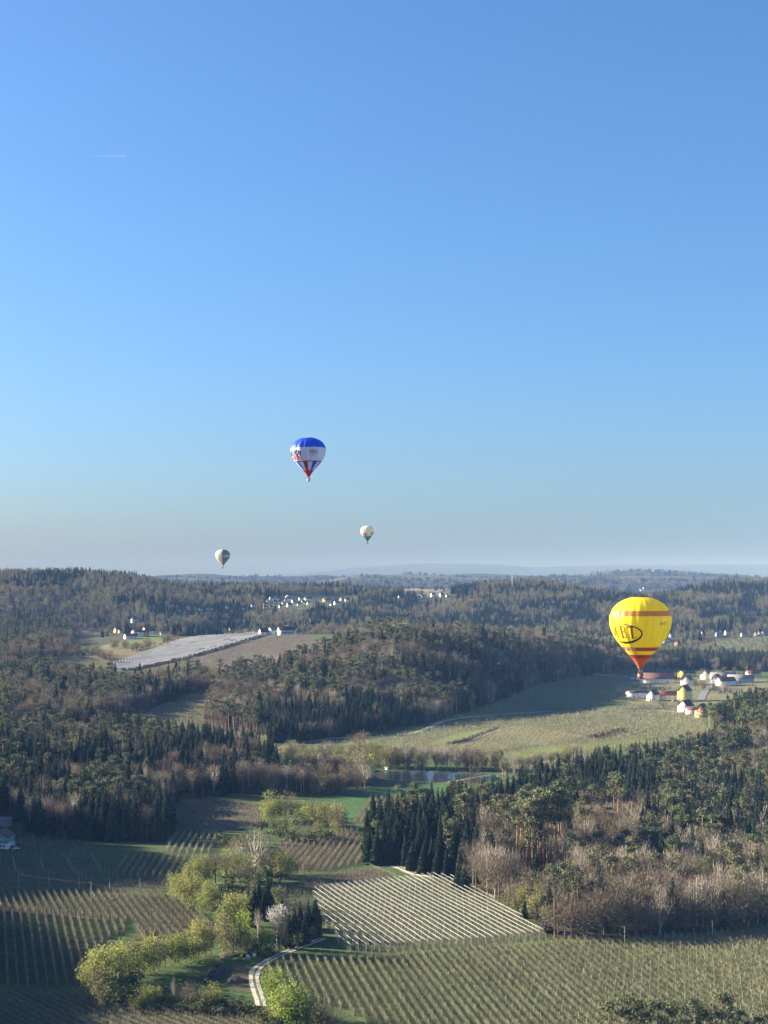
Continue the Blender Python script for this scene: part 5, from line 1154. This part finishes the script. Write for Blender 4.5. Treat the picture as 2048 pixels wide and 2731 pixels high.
# silage clamp under black film
a, b = hit(556, 2622), hit(584, 2582); d_ = b[:2] - a[:2]; L = float(np.hypot(*d_)); mb = MB(); n = 9; V = []
for s in np.linspace(0, 1, 9):
    e = 1 - .35 * max(0, abs(s - .5) * 2 - .7) / .3
    for i in range(n):
        t = pi * i / (n - 1); V.append((s * L, 3.1 * cos(t) * e, 1.9 * (sin(t) ** .7) * e + rng.uniform(-.06, .06) - (.3 if i in (0, n - 1) else 0)))
mb.add(V, f4=[(i * n + j, i * n + j + 1, (i + 1) * n + j + 1, (i + 1) * n + j) for i in range(8) for j in range(n - 1)]); mb.add(V[:n], f3=[(0, i, i + 1) for i in range(1, n - 1)]); mb.add(V[-n:], f3=[(0, i + 1, i) for i in range(1, n - 1)])
o = link('silage_heap', mb.mesh('silage_heap', M['black_film'], True), None, (a[0], a[1], a[2])); o.rotation_euler[2] = atan2(d_[1], d_[0]); tag(o, 'long heap covered with black film in the lower meadow', 'silage heap')
tyre = MB(); tyre.tube([(.45 * cos(t), .45 * sin(t), 0) for t in np.linspace(0, 2 * pi, 13)], .14, 6); tm = tyre.mesh('tyre', M['rubber'], True)
for s in np.linspace(.1, .9, 7):
    for q in (-.5, .6): to = link('tyre', tm, None, (a[0] + d_[0] * s - d_[1] / L * q, a[1] + d_[1] * s + d_[0] / L * q, a[2] + 2.02)); tag(to, 'old tyre weighing down the black film heap', 'tyre', 'tyres on the black film heap')
# cars beside the green house
def car(px, py, paint, label, rz):
    p = hit(px, py); o = empty('parked_car', p, radians(rz)); tag(o, label, 'car')
    mb = MB(); prof = [(-2.1, .45), (-2.1, .85), (-1.3, .95), (-.75, 1.42), (.75, 1.45), (1.55, .98), (2.1, .9), (2.12, .45)]
    V = [(x, s * .86, z) for s in (-1, 1) for x, z in prof]; n = len(prof)
    mb.add(V, f4=[(i, i + 1, n + i + 1, n + i) for i in range(n - 1)] + [(0, n, 2 * n - 1, n - 1)]); mb.add(V[:n], f3=[(0, i + 1, i) for i in range(1, n - 1)]); mb.add(V[n:], f3=[(0, i, i + 1) for i in range(1, n - 1)])
    link('body', mb.mesh('body', paint), o); g = MB()
    for s in (-1, 1): g.add([(-1.15, s * .875, .98), (1.4, s * .875, .99), (.72, s * .875, 1.38), (-.72, s * .875, 1.36)], f4=[(0, 1, 2, 3)])
    g.add([(.78, -.7, 1.43), (.78, .7, 1.43), (1.5, .7, 1.02), (1.5, -.7, 1.02)], f4=[(0, 1, 2, 3)]); link('windows', g.mesh('car_windows', M['glass']), o)
    for x in (-1.3, 1.3):
        for s in (-1, 1):
            wl = MB(); wl.tube([(x, s * .72, .33), (x, s * .92, .33)], .33, 12); wo_ = link('wheel', wl.mesh('wheel', M['rubber']), o)
car(42, 2266, M['car_white'], 'white car parked right of the green house', 8)
car(33, 2262, M['car_blue'], 'bluish car parked in front of the green house', 4)
car(1842, 1866 + 8, M['car_white'], 'white car parked in front of the tall yellow farmhouse', 5)
car(1796, 1872, M['car_white'], 'white car parked beside the red roofed barn', 12)

# ------------------------------------------------------------------ poles, wires, fences
def pole(px, py, h, label):
    p = hit(px, py); o = empty('utility_pole', p); tag(o, label, 'pole'); mb = MB(); mb.tube([(0, 0, -.5), (0, 0, h)], [.17, .12], 6); link('shaft', mb.mesh('shaft', M['post']), o)
    c = MB(); c.box(-.9, .9, -.06, .06, h - .55, h - .42); link('crossarm', c.mesh('crossarm', M['wood_dark']), o); return np.array([p[0], p[1], p[2] + h - .4])
def wire(a, b, sag, label, off=0.0):
    P_ = [a + (b - a) * t + np.array((0, off * .8, -sag * 4 * t * (1 - t))) for t in np.linspace(0, 1, 15)]; mb = MB(); mb.tube(P_, .014, 4, cap=False); tag(link('overhead_wire', mb.mesh('overhead_wire', M['wire'])), label, 'wire', 'overhead wires between the poles')
p1 = pole(243, 2410, 10, 'wooden utility pole standing in the left brownish orchard'); p2 = pole(617, 2478, 11, 'wooden utility pole among the yellow willows'); p3 = pole(1666, 2522, 8, 'wooden utility pole at the top of the big right orchard')
p0 = pole(-60, 2360, 10, 'wooden utility pole beyond the left edge'); p4 = pole(1300, 2440, 8, 'wooden utility pole beside the netted orchard'); p5 = pole(1900, 2506, 8, 'wooden utility pole in front of the right wood')
for q in (-.8, .8):
    sd = 'nearer' if q < 0 else 'farther'
    wire(p0, p1, 1.2, sd + ' wire left of the pole in the left orchard', q); wire(p1, p2, 1.5, sd + ' wire from the left orchard pole to the willows', q); wire(p4, p3, 1.6, sd + ' wire from the netted orchard to the right orchard pole', q); wire(p3, p5, 1.4, sd + ' wire right of the pole in the right orchard', q)
def fence(pts, gap, h, label, rail=True):
    L = wline(pts, 6); d = np.r_[0, np.cumsum(np.hypot(*(np.diff(L[:, :2], axis=0).T)))]; s = np.arange(0, d[-1], gap); x = np.interp(s, d, L[:, 0]); y = np.interp(s, d, L[:, 1]); z = hgt(x, y)
    o = empty('fence', (x[0], y[0], z[0])); tag(o, label, 'fence'); me_ = MB(); me_.box(-.07, .07, -.07, .07, -.3, h); pm = me_.mesh('post', M['post'])
    for i in range(len(x)): link('post', pm, o, (x[i] - x[0], y[i] - y[0], z[i] - z[0]))
    if rail:
        for zz in (h * .5, h * .92): r_ = MB(); r_.tube([(x[i] - x[0], y[i] - y[0], z[i] - z[0] + zz) for i in range(len(x))], .035, 4, cap=False); link('rail', r_.mesh('rail', M['post']), o)
fence([(1240, 2358), (1290, 2390), (1360, 2436), (1462, 2505)], 4.5, 2.0, 'wire fence on posts along the right side of the netted orchard')
fence([(985, 2310), (1030, 2328), (1066, 2345), (1120, 2350)], 3.0, 1.4, 'wooden fence where the pale track meets the brown plot')
fence([(700, 2578), (735, 2558), (772, 2545), (800, 2530)], 5.0, 1.9, 'row of posts beside the gravel track bend')
fence([(900, 2092), (1050, 2090), (1180, 2091), (1320, 2090)], 6.0, 1.5, 'low fence between the pond and green meadow')
# dark hedges in the valley fields
def hedge(pts, w_, h, label):
    L = wline(pts, 4); c = []; r = np.random.default_rng(3)
    for q in L:
        n = 70; c.append(q + np.c_[r.normal(0, w_ * .5, n), r.normal(0, w_ * .7, n), r.uniform(0, h, n)])
    V, f = cards(np.concatenate(c), .42, r); tag(link('hedge', mesh_np('hedge', V, f, M['bark'])), label, 'hedge')
hedge([(1196, 1986), (1250, 1974), (1300, 1953), (1326, 1943)], 1.6, 2.2, 'dark brown hedge beside the pale field path')
hedge([(1572, 1968), (1610, 1960), (1640, 1952), (1660, 1950)], 3.0, 2.8, 'short dark hedge at the right of the valley field')

# ------------------------------------------------------------------ hot air balloons
PZ = [0, .05, .099, .201, .304, .42, .50, .556, .62, .68, .74, .80, .85, .90, .952, .98, .995]
PR = [.075, .125, .20, .395, .60, .815, .905, .956, .988, 1.0, .985, .927, .85, .735, .525, .33, .16]
def prof(z): return float(np.interp(z, PZ, PR))
def fabric(name, col, trans=.42):
    m = mat(name, col, rough=.5, spec=.3, trans=trans); return m
FB = dict(yellow=fabric('yellow_fabric', (.86, .75, .035)), tan=fabric('tan_fabric', (.48, .22, .08)), red=fabric('red_fabric', (.36, .06, .025)), salmon=fabric('salmon_fabric', (.52, .15, .07)), maroon=fabric('maroon_fabric', (.16, .02, .02)),
          blue=fabric('blue_fabric', (.012, .085, .62)), white=fabric('white_fabric', (.74, .72, .70)), crimson=fabric('crimson_fabric', (.52, .03, .05)), black=fabric('black_fabric', (.02, .015, .03), .05), cream=fabric('cream_fabric', (.72, .68, .58)),
          green=fabric('green_fabric', (.05, .25, .12)), slate=fabric('slate_fabric', (.13, .17, .24)), grey=fabric('grey_fabric', (.48, .47, .43)), letter_red=mat('letter_red', (.33, .055, .02)), letter_dark=mat('letter_dark', (.045, .012, .02)), letter_navy=mat('letter_navy', (.03, .03, .09)),
          letter_bright=mat('letter_bright_red', (.55, .02, .03)), letter_white=mat('letter_white', (.75, .70, .62)), gold=mat('emblem_gold', (.36, .30, .20)), emblem_grey=mat('emblem_grey', (.22, .22, .28)), wicker=mat('wicker', (.50, .27, .14), noise=(6, .3)), pale_wicker=mat('pale_wicker', (.66, .62, .55), noise=(6, .2)), dark_wicker=mat('dark_wicker', (.07, .045, .035), noise=(6, .3)),
          steel=mat('burner_steel', (.35, .35, .36), rough=.35, metallic=.8), olive=mat('letter_olive', (.22, .17, .04)))

class Balloon:
    def __init__(s, px, top, mouth, wpx, Y, ng, label, colour_at, seg=6, bulge=.022, lean=0, phase=0.0):
        k = Y / F; s.R = wpx / 2 * k; s.H = (mouth - top) * k; s.ng = ng; s.view = -atan2(px - CX, F); s.bulge = bulge; s.phase = phase
        s.o = empty('hot_air_balloon', ((px - CX) * k, Y, (HZ - mouth) * k)); tag(s.o, label, 'balloon'); s.o.rotation_euler = (0, radians(lean), 0)
        zs = sorted(set([round(z, 4) for z in list(np.linspace(0, .94, 38)) + list(np.linspace(.94, .995, 7)) + list(colour_at.edges)]))
        n = ng * seg; V = []
        for z in zs:
            for i in range(n): V.append(s.pt(2 * pi * i / n, z, 0))
        F_ = []; mi = []; mats = [FB[c] for c in colour_at.cols]
        for j in range(len(zs) - 1):
            zm = (zs[j] + zs[j + 1]) / 2
            for i in range(n):
                F_.append((j * n + i, j * n + (i + 1) % n, (j + 1) * n + (i + 1) % n, (j + 1) * n + i)); mi.append(colour_at.cols.index(colour_at(zm, i // seg, ng)))
        link('envelope', mesh_np('envelope', V, np.array(F_), mats, mi, True), s.o)
        # cap over the vent
        m = 24; zt = s.H * .997; r0 = s.R * .27; C_ = [(r0 * cos(2 * pi * i / m), r0 * sin(2 * pi * i / m), s.H * .987) for i in range(m)] + [(r0 * .6 * cos(2 * pi * i / m), r0 * .6 * sin(2 * pi * i / m), s.H * 1.0) for i in range(m)] + [(0, 0, s.H * 1.006)]
        link('vent_cap', mesh_np('vent_cap', C_, [np.array([(m + i, m + (i + 1) % m, 2 * m) for i in range(m)]), np.array([(i, (i + 1) % m, m + (i + 1) % m, m + i) for i in range(m)])], FB[colour_at.cap], None, True), s.o)
    def pt(s, th, z, off):
        """th 0 faces the viewer, positive to the right"""
        g = (th + s.phase) * s.ng / (2 * pi); fr = g - math.floor(g)
        r = s.R * prof(z) * (1 - s.bulge + 1.6 * s.bulge * abs(sin(pi * fr)) ** .7 * min(1, z * 3)) + off
        return (r * sin(th), -r * cos(th), s.H * z)
    def strokes(s, name, lines, th0, z0, hgt_, m, off=.05, stretch=1.0, mirror=False):
        """lines: list of (points, width) in letter units; x runs right along the girth, y up; th0, z0 the lower left corner"""
        V = []; f = []; u = hgt_ / s.H; th0 = th0 + s.view
        for pts, w_ in lines:
            P_ = []
            for a, b in zip(pts[:-1], pts[1:]):
                n = max(1, int(np.hypot(b[0] - a[0], b[1] - a[1]) / .12)); P_ += [(a[0] + (b[0] - a[0]) * t / n, a[1] + (b[1] - a[1]) * t / n) for t in range(n)]
            P_.append(pts[-1]); P_ = np.array(P_, float); d = np.gradient(P_, axis=0) if len(P_) > 1 else np.array([[1, 0]]); d /= np.linalg.norm(d, axis=1, keepdims=True) + 1e-9; nn = np.c_[-d[:, 1], d[:, 0]]
            k = len(V)
            ww = np.broadcast_to(np.asarray(w_, float), (len(P_),)) if np.isscalar(w_) else np.interp(np.linspace(0, 1, len(P_)), np.linspace(0, 1, len(w_)), w_)
            for q, nv, wv in zip(P_, nn, ww):
                for sg in (-.5, .5):
                    x, y = q + nv * wv * sg; z = z0 + y * u; V.append(s.pt(th0 + x * stretch * hgt_ / (s.R * prof(z0 + .5 * u)), z, off))
            f += [(k + 2 * i, k + 2 * i + 1, k + 2 * i + 3, k + 2 * i + 2) for i in range(len(P_) - 1)]
        return link(name, mesh_np(name, V, np.array(f), m), s.o)
    def rig(s, gap, bw, bh, wick, cloth='red', nc=8):
        """burner, cables and basket hanging under the mouth"""
        c = MB(); r0 = s.R * prof(0) * .95
        for i in range(nc):
            a = 2 * pi * i / nc + .3; c.tube([(r0 * cos(a), r0 * sin(a), 0), (bw * .5 * np.sign(cos(a)) * .9, bw * .4 * np.sign(sin(a)) * .9, -gap)], .025, 4, cap=False)
        tag(link('cables', c.mesh('cables', FB['black']), s.o), kind='stuff')
        b = MB(); zb = -gap * .45
        b.tube([(-bw * .4, -bw * .3, zb), (bw * .4, -bw * .3, zb), (bw * .4, bw * .3, zb), (-bw * .4, bw * .3, zb), (-bw * .4, -bw * .3, zb)], .05, 5)
        for q in (-.2, .2): b.tube([(q * bw, 0, zb - .15), (q * bw, 0, zb + .35)], [.16, .12], 8)
        for x in (-.45, .45):
            for y in (-.35, .35): b.tube([(x * bw, y * bw, -gap), (x * bw * .85, y * bw * .85, zb)], .03, 4)
        link('burner', b.mesh('burner', FB['steel']), s.o)
        k = MB(); w1, w0 = bw / 2, bw * .44; d1, d0 = bw * .42, bw * .37; zt, z0 = -gap, -gap - bh; t = .08
        O = [(-w0, -d0, z0), (w0, -d0, z0), (w0, d0, z0), (-w0, d0, z0), (-w1, -d1, zt), (w1, -d1, zt), (w1, d1, zt), (-w1, d1, zt)]; I = [(x * (1 - t), y * (1 - t), z + (.08 if z == z0 else 0)) for x, y, z in O]
        k.add(O + I, f4=[(0, 1, 5, 4), (1, 2, 6, 5), (2, 3, 7, 6), (3, 0, 4, 7), (3, 2, 1, 0), (8, 12, 13, 9), (9, 13, 14, 10), (10, 14, 15, 11), (11, 15, 12, 8), (8, 9, 10, 11), (4, 5, 13, 12), (5, 6, 14, 13), (6, 7, 15, 14), (7, 4, 12, 15)])
        ba = link('basket', k.mesh('basket', FB[wick]), s.o)
        rm = MB(); rm.tube([(-w1, -d1, zt), (w1, -d1, zt), (w1, d1, zt), (-w1, d1, zt), (-w1, -d1, zt)], .07, 6); link('rim', rm.mesh('rim', FB['maroon']), ba)
        return s

class Scheme:
    def __init__(s, bands, cap, stripes=None):
        s.bands = bands; s.edges = [b[0] for b in bands] + [b[1] for b in bands]; s.cap = cap; s.stripes = stripes; s.cols = []
        for b in bands:
            for c in (b[2] if isinstance(b[2], (list, tuple)) else [b[2]]):
                if c not in s.cols: s.cols.append(c)
        s.edges = [e for e in s.edges if 0 <= e <= .995]
    def __call__(s, z, g, ng):
        for a, b, c in s.bands:
            if a <= z < b: return c if isinstance(c, str) else c[g % len(c)]
        return s.cols[0]
def arc(cx_, cy_, rx_, ry_, a0, a1, n=14): return [(cx_ + rx_ * cos(radians(a0 + (a1 - a0) * i / n)), cy_ + ry_ * sin(radians(a0 + (a1 - a0) * i / n))) for i in range(n + 1)]
GL = {'A': [[(0, 0), (.3, 1), (.6, 0)], [(.12, .36), (.48, .36)]], 'B': [[(0, 0), (0, 1)], [(0, 1)] + arc(.25, .76, .3, .24, 90, -90) + [(0, .52)], [(0, .52)] + arc(.27, .26, .33, .26, 90, -90) + [(0, 0)]], 'C': [arc(.32, .5, .32, .5, 50, 310)], 'E': [[(.5, 0), (0, 0), (0, 1), (.5, 1)], [(0, .5), (.42, .5)]],
      'H': [[(0, 0), (0, 1)], [(.5, 0), (.5, 1)], [(0, .5), (.5, .5)]], 'I': [[(.1, 0), (.1, 1)]], 'J': [[(.4, 1), (.4, .25)] + arc(.2, .22, .2, .22, 0, -170)], 'L': [[(0, 1), (0, 0), (.45, 0)]], 'M': [[(0, 0), (0, 1), (.35, .25), (.7, 1), (.7, 0)]], 'N': [[(0, 0), (0, 1), (.55, 0), (.55, 1)]], 'O': [arc(.33, .5, .33, .5, 0, 360, 22)],
      'R': [[(0, 0), (0, 1)], [(0, 1)] + arc(.25, .75, .3, .25, 90, -90) + [(0, .5)], [(.25, .5), (.58, 0)]], 'S': [arc(.27, .75, .27, .25, 40, 270) + arc(.27, .25, .28, .25, 90, -140)], 'T': [[(.28, 0), (.28, 1)], [(0, 1), (.56, 1)]], 'W': [[(0, 1), (.17, 0), (.35, .8), (.53, 0), (.7, 1)]], '-': [[(.05, .48), (.35, .48)]], ' ': []}
def text(t, w_, gap=.2):
    x = 0; out = []
    for ch in t:
        g = GL[ch]; out += [([(x + a, b) for a, b in pl_], w_) for pl_ in g]; x += (max([a for pl_ in g for a, b in pl_]) if g else .3) + gap
    return out, x - gap

# --- yellow balloon
yb = Balloon(1708, 1590, 1784, 164, 500.0, 24, 'big yellow balloon with orange bands and red lettering above the farm',
             Scheme([(.804, 1.0, 'yellow'), (.734, .804, 'tan'), (.304, .734, 'yellow'), (.253, .304, 'red'), (.201, .253, 'yellow'), (.147, .201, 'red'), (.0, .147, 'salmon')], 'maroon'), phase=.06, bulge=.016)
yb.rig(1.55, 1.65, 1.25, 'wicker')
dg = lambda a: radians(a)
hL = 3.75
SER = .10
T_ = [([(.3, .03), (.3, 1.0)], .20), ([(.1, .015), (.5, .015)], .05), ([(-.12, .80), (-.06, .93), (.06, .985), (.62, .985)], [.03, .12, .10, .07])]
yb.strokes('letter_t', T_[:2], dg(-24), .432, hL, FB['letter_red'])
yb.strokes('letter_t_bar', T_[2:], dg(-24), .432, hL, FB['letter_dark'], .06)
B_l = [([(.16, 0), (.16, 1)], .15), ([(.05, .99), (.34, .99)] + arc(.34, .765, .20, .225, 90, -90)[1:] + [(.16, .54)], .075), ([(.16, .54), (.36, .54)] + arc(.36, .275, .24, .265, 90, -90)[1:] + [(.05, .01)], .08)]
yb.strokes('letter_b', B_l, dg(-44), .436, hL, FB['letter_red'])
M_l = [([(0, .0), (.0, 1.0)], .10), ([(.0, 1.0), (.38, .05)], .17), ([(.38, .05), (.76, 1.0)], .10), ([(.76, 1.0), (.76, 0)], .18), ([(.62, .01), (.92, .01)], .05), ([(-.12, .99), (.08, .99)], .05)]
yb.strokes('letter_m', M_l, dg(-71), .438, hL, FB['letter_red'], stretch=.85)
dot = lambda x, y, r_: [([(x - r_, y), (x + r_, y)], [r_ * .7, 2 * r_, 2 * r_, r_ * .7])]
yb.strokes('full_stop', dot(0, .06, .085), dg(-10.2), .432, hL, FB['letter_dark'], .06)
yb.strokes('full_stop', dot(0, .06, .075), dg(-26), .434, hL, FB['letter_dark'], .06)
yb.strokes('full_stop', dot(0, .06, .07), dg(-43.5), .436, hL, FB['letter_dark'], .06)
# sweeping oval round the letters, thin on top and thick below
ov = arc(-1.55, .40, 1.98, .80, 82, -88, 40) + arc(-1.55, .40, 1.98, .80, -88, -150, 16)[1:]
yb.strokes('oval_swoosh', [(ov, [.05, .09, .12, .13, .15, .17, .18, .16, .08, .03])], dg(-6.5), .432, hL, FB['letter_dark'], .04, stretch=.95)
t1, w1 = text('LETTCHNO', .16); yb.strokes('small_lettering', t1, dg(-62), .263, .74, FB['letter_white'], .05)
t2, w2 = text('WATELJA', .13, .3); yb.strokes('small_lettering', t2, dg(-60), .213, .62, FB['olive'], .05)
t3, w3 = text('OE-SJ', .17); yb.strokes('registration', t3, dg(39), .618, .70, FB['letter_dark'], .05)

# --- blue, white and red balloon
bb = Balloon(823, 1166, 1272, 93, 742.0, 16, 'blue and white balloon with red and blue stripes high above the hills',
             Scheme([(.72, 1.0, 'blue'), (.385, .72, 'white'), (.368, .385, 'black'), (.162, .368, ['white', 'blue', 'white', 'red']), (.0, .162, 'crimson')], 'white'), bulge=.03, phase=.26, lean=-.8)
bb.rig(1.1, 1.55, 1.15, 'pale_wicker')
h1 = 2.15
t_, w_ = text('CAMERON', .20, .22); bb.strokes('lettering', t_, dg(-26) - w_ * h1 / (bb.R * prof(.565)), .53, h1, FB['letter_navy'], .06)
t_, w_ = text('BALLOONS', .18, .22); bb.strokes('lettering', t_, dg(-24) - w_ * 1.7 / (bb.R * prof(.455)), .425, 1.7, FB['letter_bright'], .06)
# emblem: three little line-drawn balloons
def mini(cx_, s_): return [([(cx_ + q * s_ * .5 * (1 - 0), .0 + .42), (cx_ + q * s_ * .62, .62), (cx_ + q * s_ * .35, .98)], .045) for q in (-1, -.5, 0, .5, 1)] + [(arc(cx_, .66, s_ * .62, .34, 200, -20, 18), .06)] + [([(cx_ - s_ * .58, .52), (cx_ - .05, .02)], .05), ([(cx_ + s_ * .58, .52), (cx_ + .05, .02)], .05)]
bb.strokes('emblem', mini(-.28, .42) + mini(.36, .42), dg(17), .47, 3.3, FB['gold'], .06)
bb.strokes('emblem_centre', mini(.04, .40), dg(17), .492, 3.3, FB['emblem_grey'], .08)

# --- white balloon with a green foot
wb = Balloon(980, 1402, 1444, 37.5, 1850.0, 20, 'small white balloon with a green bottom and red markings, right of the blue one',
             Scheme([(.33, 1.0, 'cream'), (.08, .33, 'green'), (.0, .08, 'black')], 'cream'), bulge=.03, phase=.4)
wb.rig(1.4, 1.6, 1.6, 'dark_wicker')
t_, w_ = text('HEIS', .26, .16); wb.strokes('lettering', t_, dg(-52), .36, 2.6, FB['letter_bright'], .12)
wb.strokes('figure', [([(0, 0), (.1, .6), (.35, 1), (.3, 1.5)], .32), ([(.1, .6), (.5, .55)], .24)], dg(-46), .52, 1.8, FB['olive'], .12)
wb.strokes('figure', [([(0, 0), (.1, .8)], .4), ([(.5, .1), (.45, 1.1)], .38), ([(.1, .5), (.6, .6)], .3)], dg(34), .38, 2.6, FB['letter_bright'], .12)
wb.strokes('figure', [([(0, 0), (.2, 1.3)], .3), ([(.2, .6), (.6, .9)], .25)], dg(52), .42, 2.6, FB['letter_navy'], .12)
wb.strokes('figure', [([(0, 0), (.3, .5)], .25), ([(.1, .6), (.5, .9)], .25)], dg(-30), .70, 1.5, FB['olive'], .12)

# --- pale balloon with a slate panel
class Pale(Scheme):
    def __call__(s, z, g, ng):
        f = ((g + .5) / ng) % 1.0
        if .985 < f or f < .44: return 'white' if (.58 < z < .615 and f < .40) else 'slate'
        return 'cream'
sb = Balloon(594, 1465, 1510, 38.5, 1850.0, 20, 'small pale balloon with a dark slate side, leftmost and lowest in the sky', Pale([(0, 1.0, 'cream'), (.58, .615, ['slate', 'white'])], 'grey'), bulge=.04, phase=.1)
sb.rig(1.2, 1.5, 1.5, 'dark_wicker')
sb.strokes('lettering', text('ETHIN', .22, .2)[0], dg(8), .47, 2.0, FB['grey'], .12)

# --- people in the yellow balloon's basket
def person(x, y, z, h, coat, trousers, label, arm=0.0):
    me = bpy.data.meshes.new('person')
    J = [(0, 0, .52), (0, 0, .66), (0, 0, .80), (0, -.005, .86), (0, -.015, .905), (0, -.02, .955), (.075, 0, .52), (.08, -.005, .28), (.08, .01, .02), (-.075, 0, .52), (-.08, -.005, .28), (-.08, .01, .02),
         (.125, 0, .80), (.16, -.03, .66), (.12, -.12, .60 + arm * .5), (-.125, 0, .80), (-.16, -.03, .66), (-.12, -.12, .60 + arm * .2)]
    E = [(0, 1), (1, 2), (2, 3), (3, 4), (4, 5), (0, 6), (6, 7), (7, 8), (0, 9), (9, 10), (10, 11), (2, 12), (12, 13), (13, 14), (2, 15), (15, 16), (16, 17)]
    Rd = [.085, .08, .085, .035, .055, .05, .055, .042, .03, .055, .042, .03, .045, .036, .026, .045, .036, .026]
    me.from_pydata([tuple(c * h for c in j) for j in J], E, []); me.materials.append(coat)
    o = link('person', me, None, (x, y, z)); tag(o, label, 'person')
    o.modifiers.new('skin', 'SKIN'); sk = me.skin_vertices[0].data
    for i, r_ in enumerate(Rd): sk[i].radius = (r_ * h, r_ * h * .8)
    sk[0].use_root = True; ss = o.modifiers.new('smooth', 'SUBSURF'); ss.levels = 1; ss.render_levels = 1
    hb = MB(); hb.tube([(0, .0, .925 * h), (0, .0, .965 * h), (0, 0, .995 * h)], [.062 * h, .066 * h, .02 * h], 10); link('hair', hb.mesh('hair', M['wood_dark'], True), o)
bo = yb.o.location; zf = bo[2] - 1.55 - 1.25 + .12
person(bo[0] - .3, bo[1] - .05, zf, 1.76, mat('maroon_coat', (.22, .03, .03)), None, 'person in a dark red jacket standing in the yellow balloon basket', .3)
person(bo[0] + .42, bo[1] + .1, zf, 1.72, mat('navy_coat', (.03, .035, .07)), None, 'person in dark clothes at the right of the yellow balloon basket')
for q, sc_, nm_ in ((bb, 1.1 + 1.15, 'person in dark clothes standing in the blue and white balloon basket'),):
    b0 = q.o.location; person(b0[0] + .1, b0[1], b0[2] - sc_ + .1, 1.75, mat('dark_coat', (.03, .03, .035)), None, nm_)

# --- short contrail far off in the sky
k = 30000.0 / F; mb = MB(); P0 = np.array(((240 - CX) * k, 30000.0, (HZ - 416) * k)); P1 = np.array(((333 - CX) * k, 30200.0, (HZ - 409) * k))
ct_m = mat('contrail_ice', (.9, .9, .9), rough=1)
t = ct_m.node_tree; tp = t.nodes.new('ShaderNodeBsdfTransparent'); mx = t.nodes.new('ShaderNodeMixShader'); b_ = t.nodes.new('ShaderNodeBsdfTranslucent'); b_.inputs[0].default_value = (.95, .95, .95, 1); mx.inputs[0].default_value = .03
t.links.new(tp.outputs[0], mx.inputs[1]); t.links.new(b_.outputs[0], mx.inputs[2]); t.links.new(mx.outputs[0], t.nodes['Material Output'].inputs['Surface'])
mb.tube([P0 + (P1 - P0) * s for s in np.linspace(0, 1, 12)], [2 + 7 * s if s < .95 else 5 for s in np.linspace(0, 1, 12)], 8)
tag(link('contrail', mb.mesh('contrail', ct_m, True)), 'short white contrail in the upper left sky', 'contrail')

# ------------------------------------------------------------------ small groups: say which one
from collections import defaultdict
grp = defaultdict(list)
for o in C.objects:
    if o.get('group') and o.get('category') and ', ' not in o['label']: grp[(o['group'], o['label'])].append(o)
for (g, lab), os_ in grp.items():
    if 2 <= len(os_) <= 34 and len(lab.split()) <= 12:
        def sx(o):
            if o.type == 'MESH' and o.location.length < 1e-6:
                v = o.data.vertices[0].co; return v.x / v.y
            return o.location.x / max(o.location.y, 1)
        os_.sort(key=sx)
        for i, o in enumerate(os_): o['label'] = lab + ', ' + ORD[i] + ' from the left'
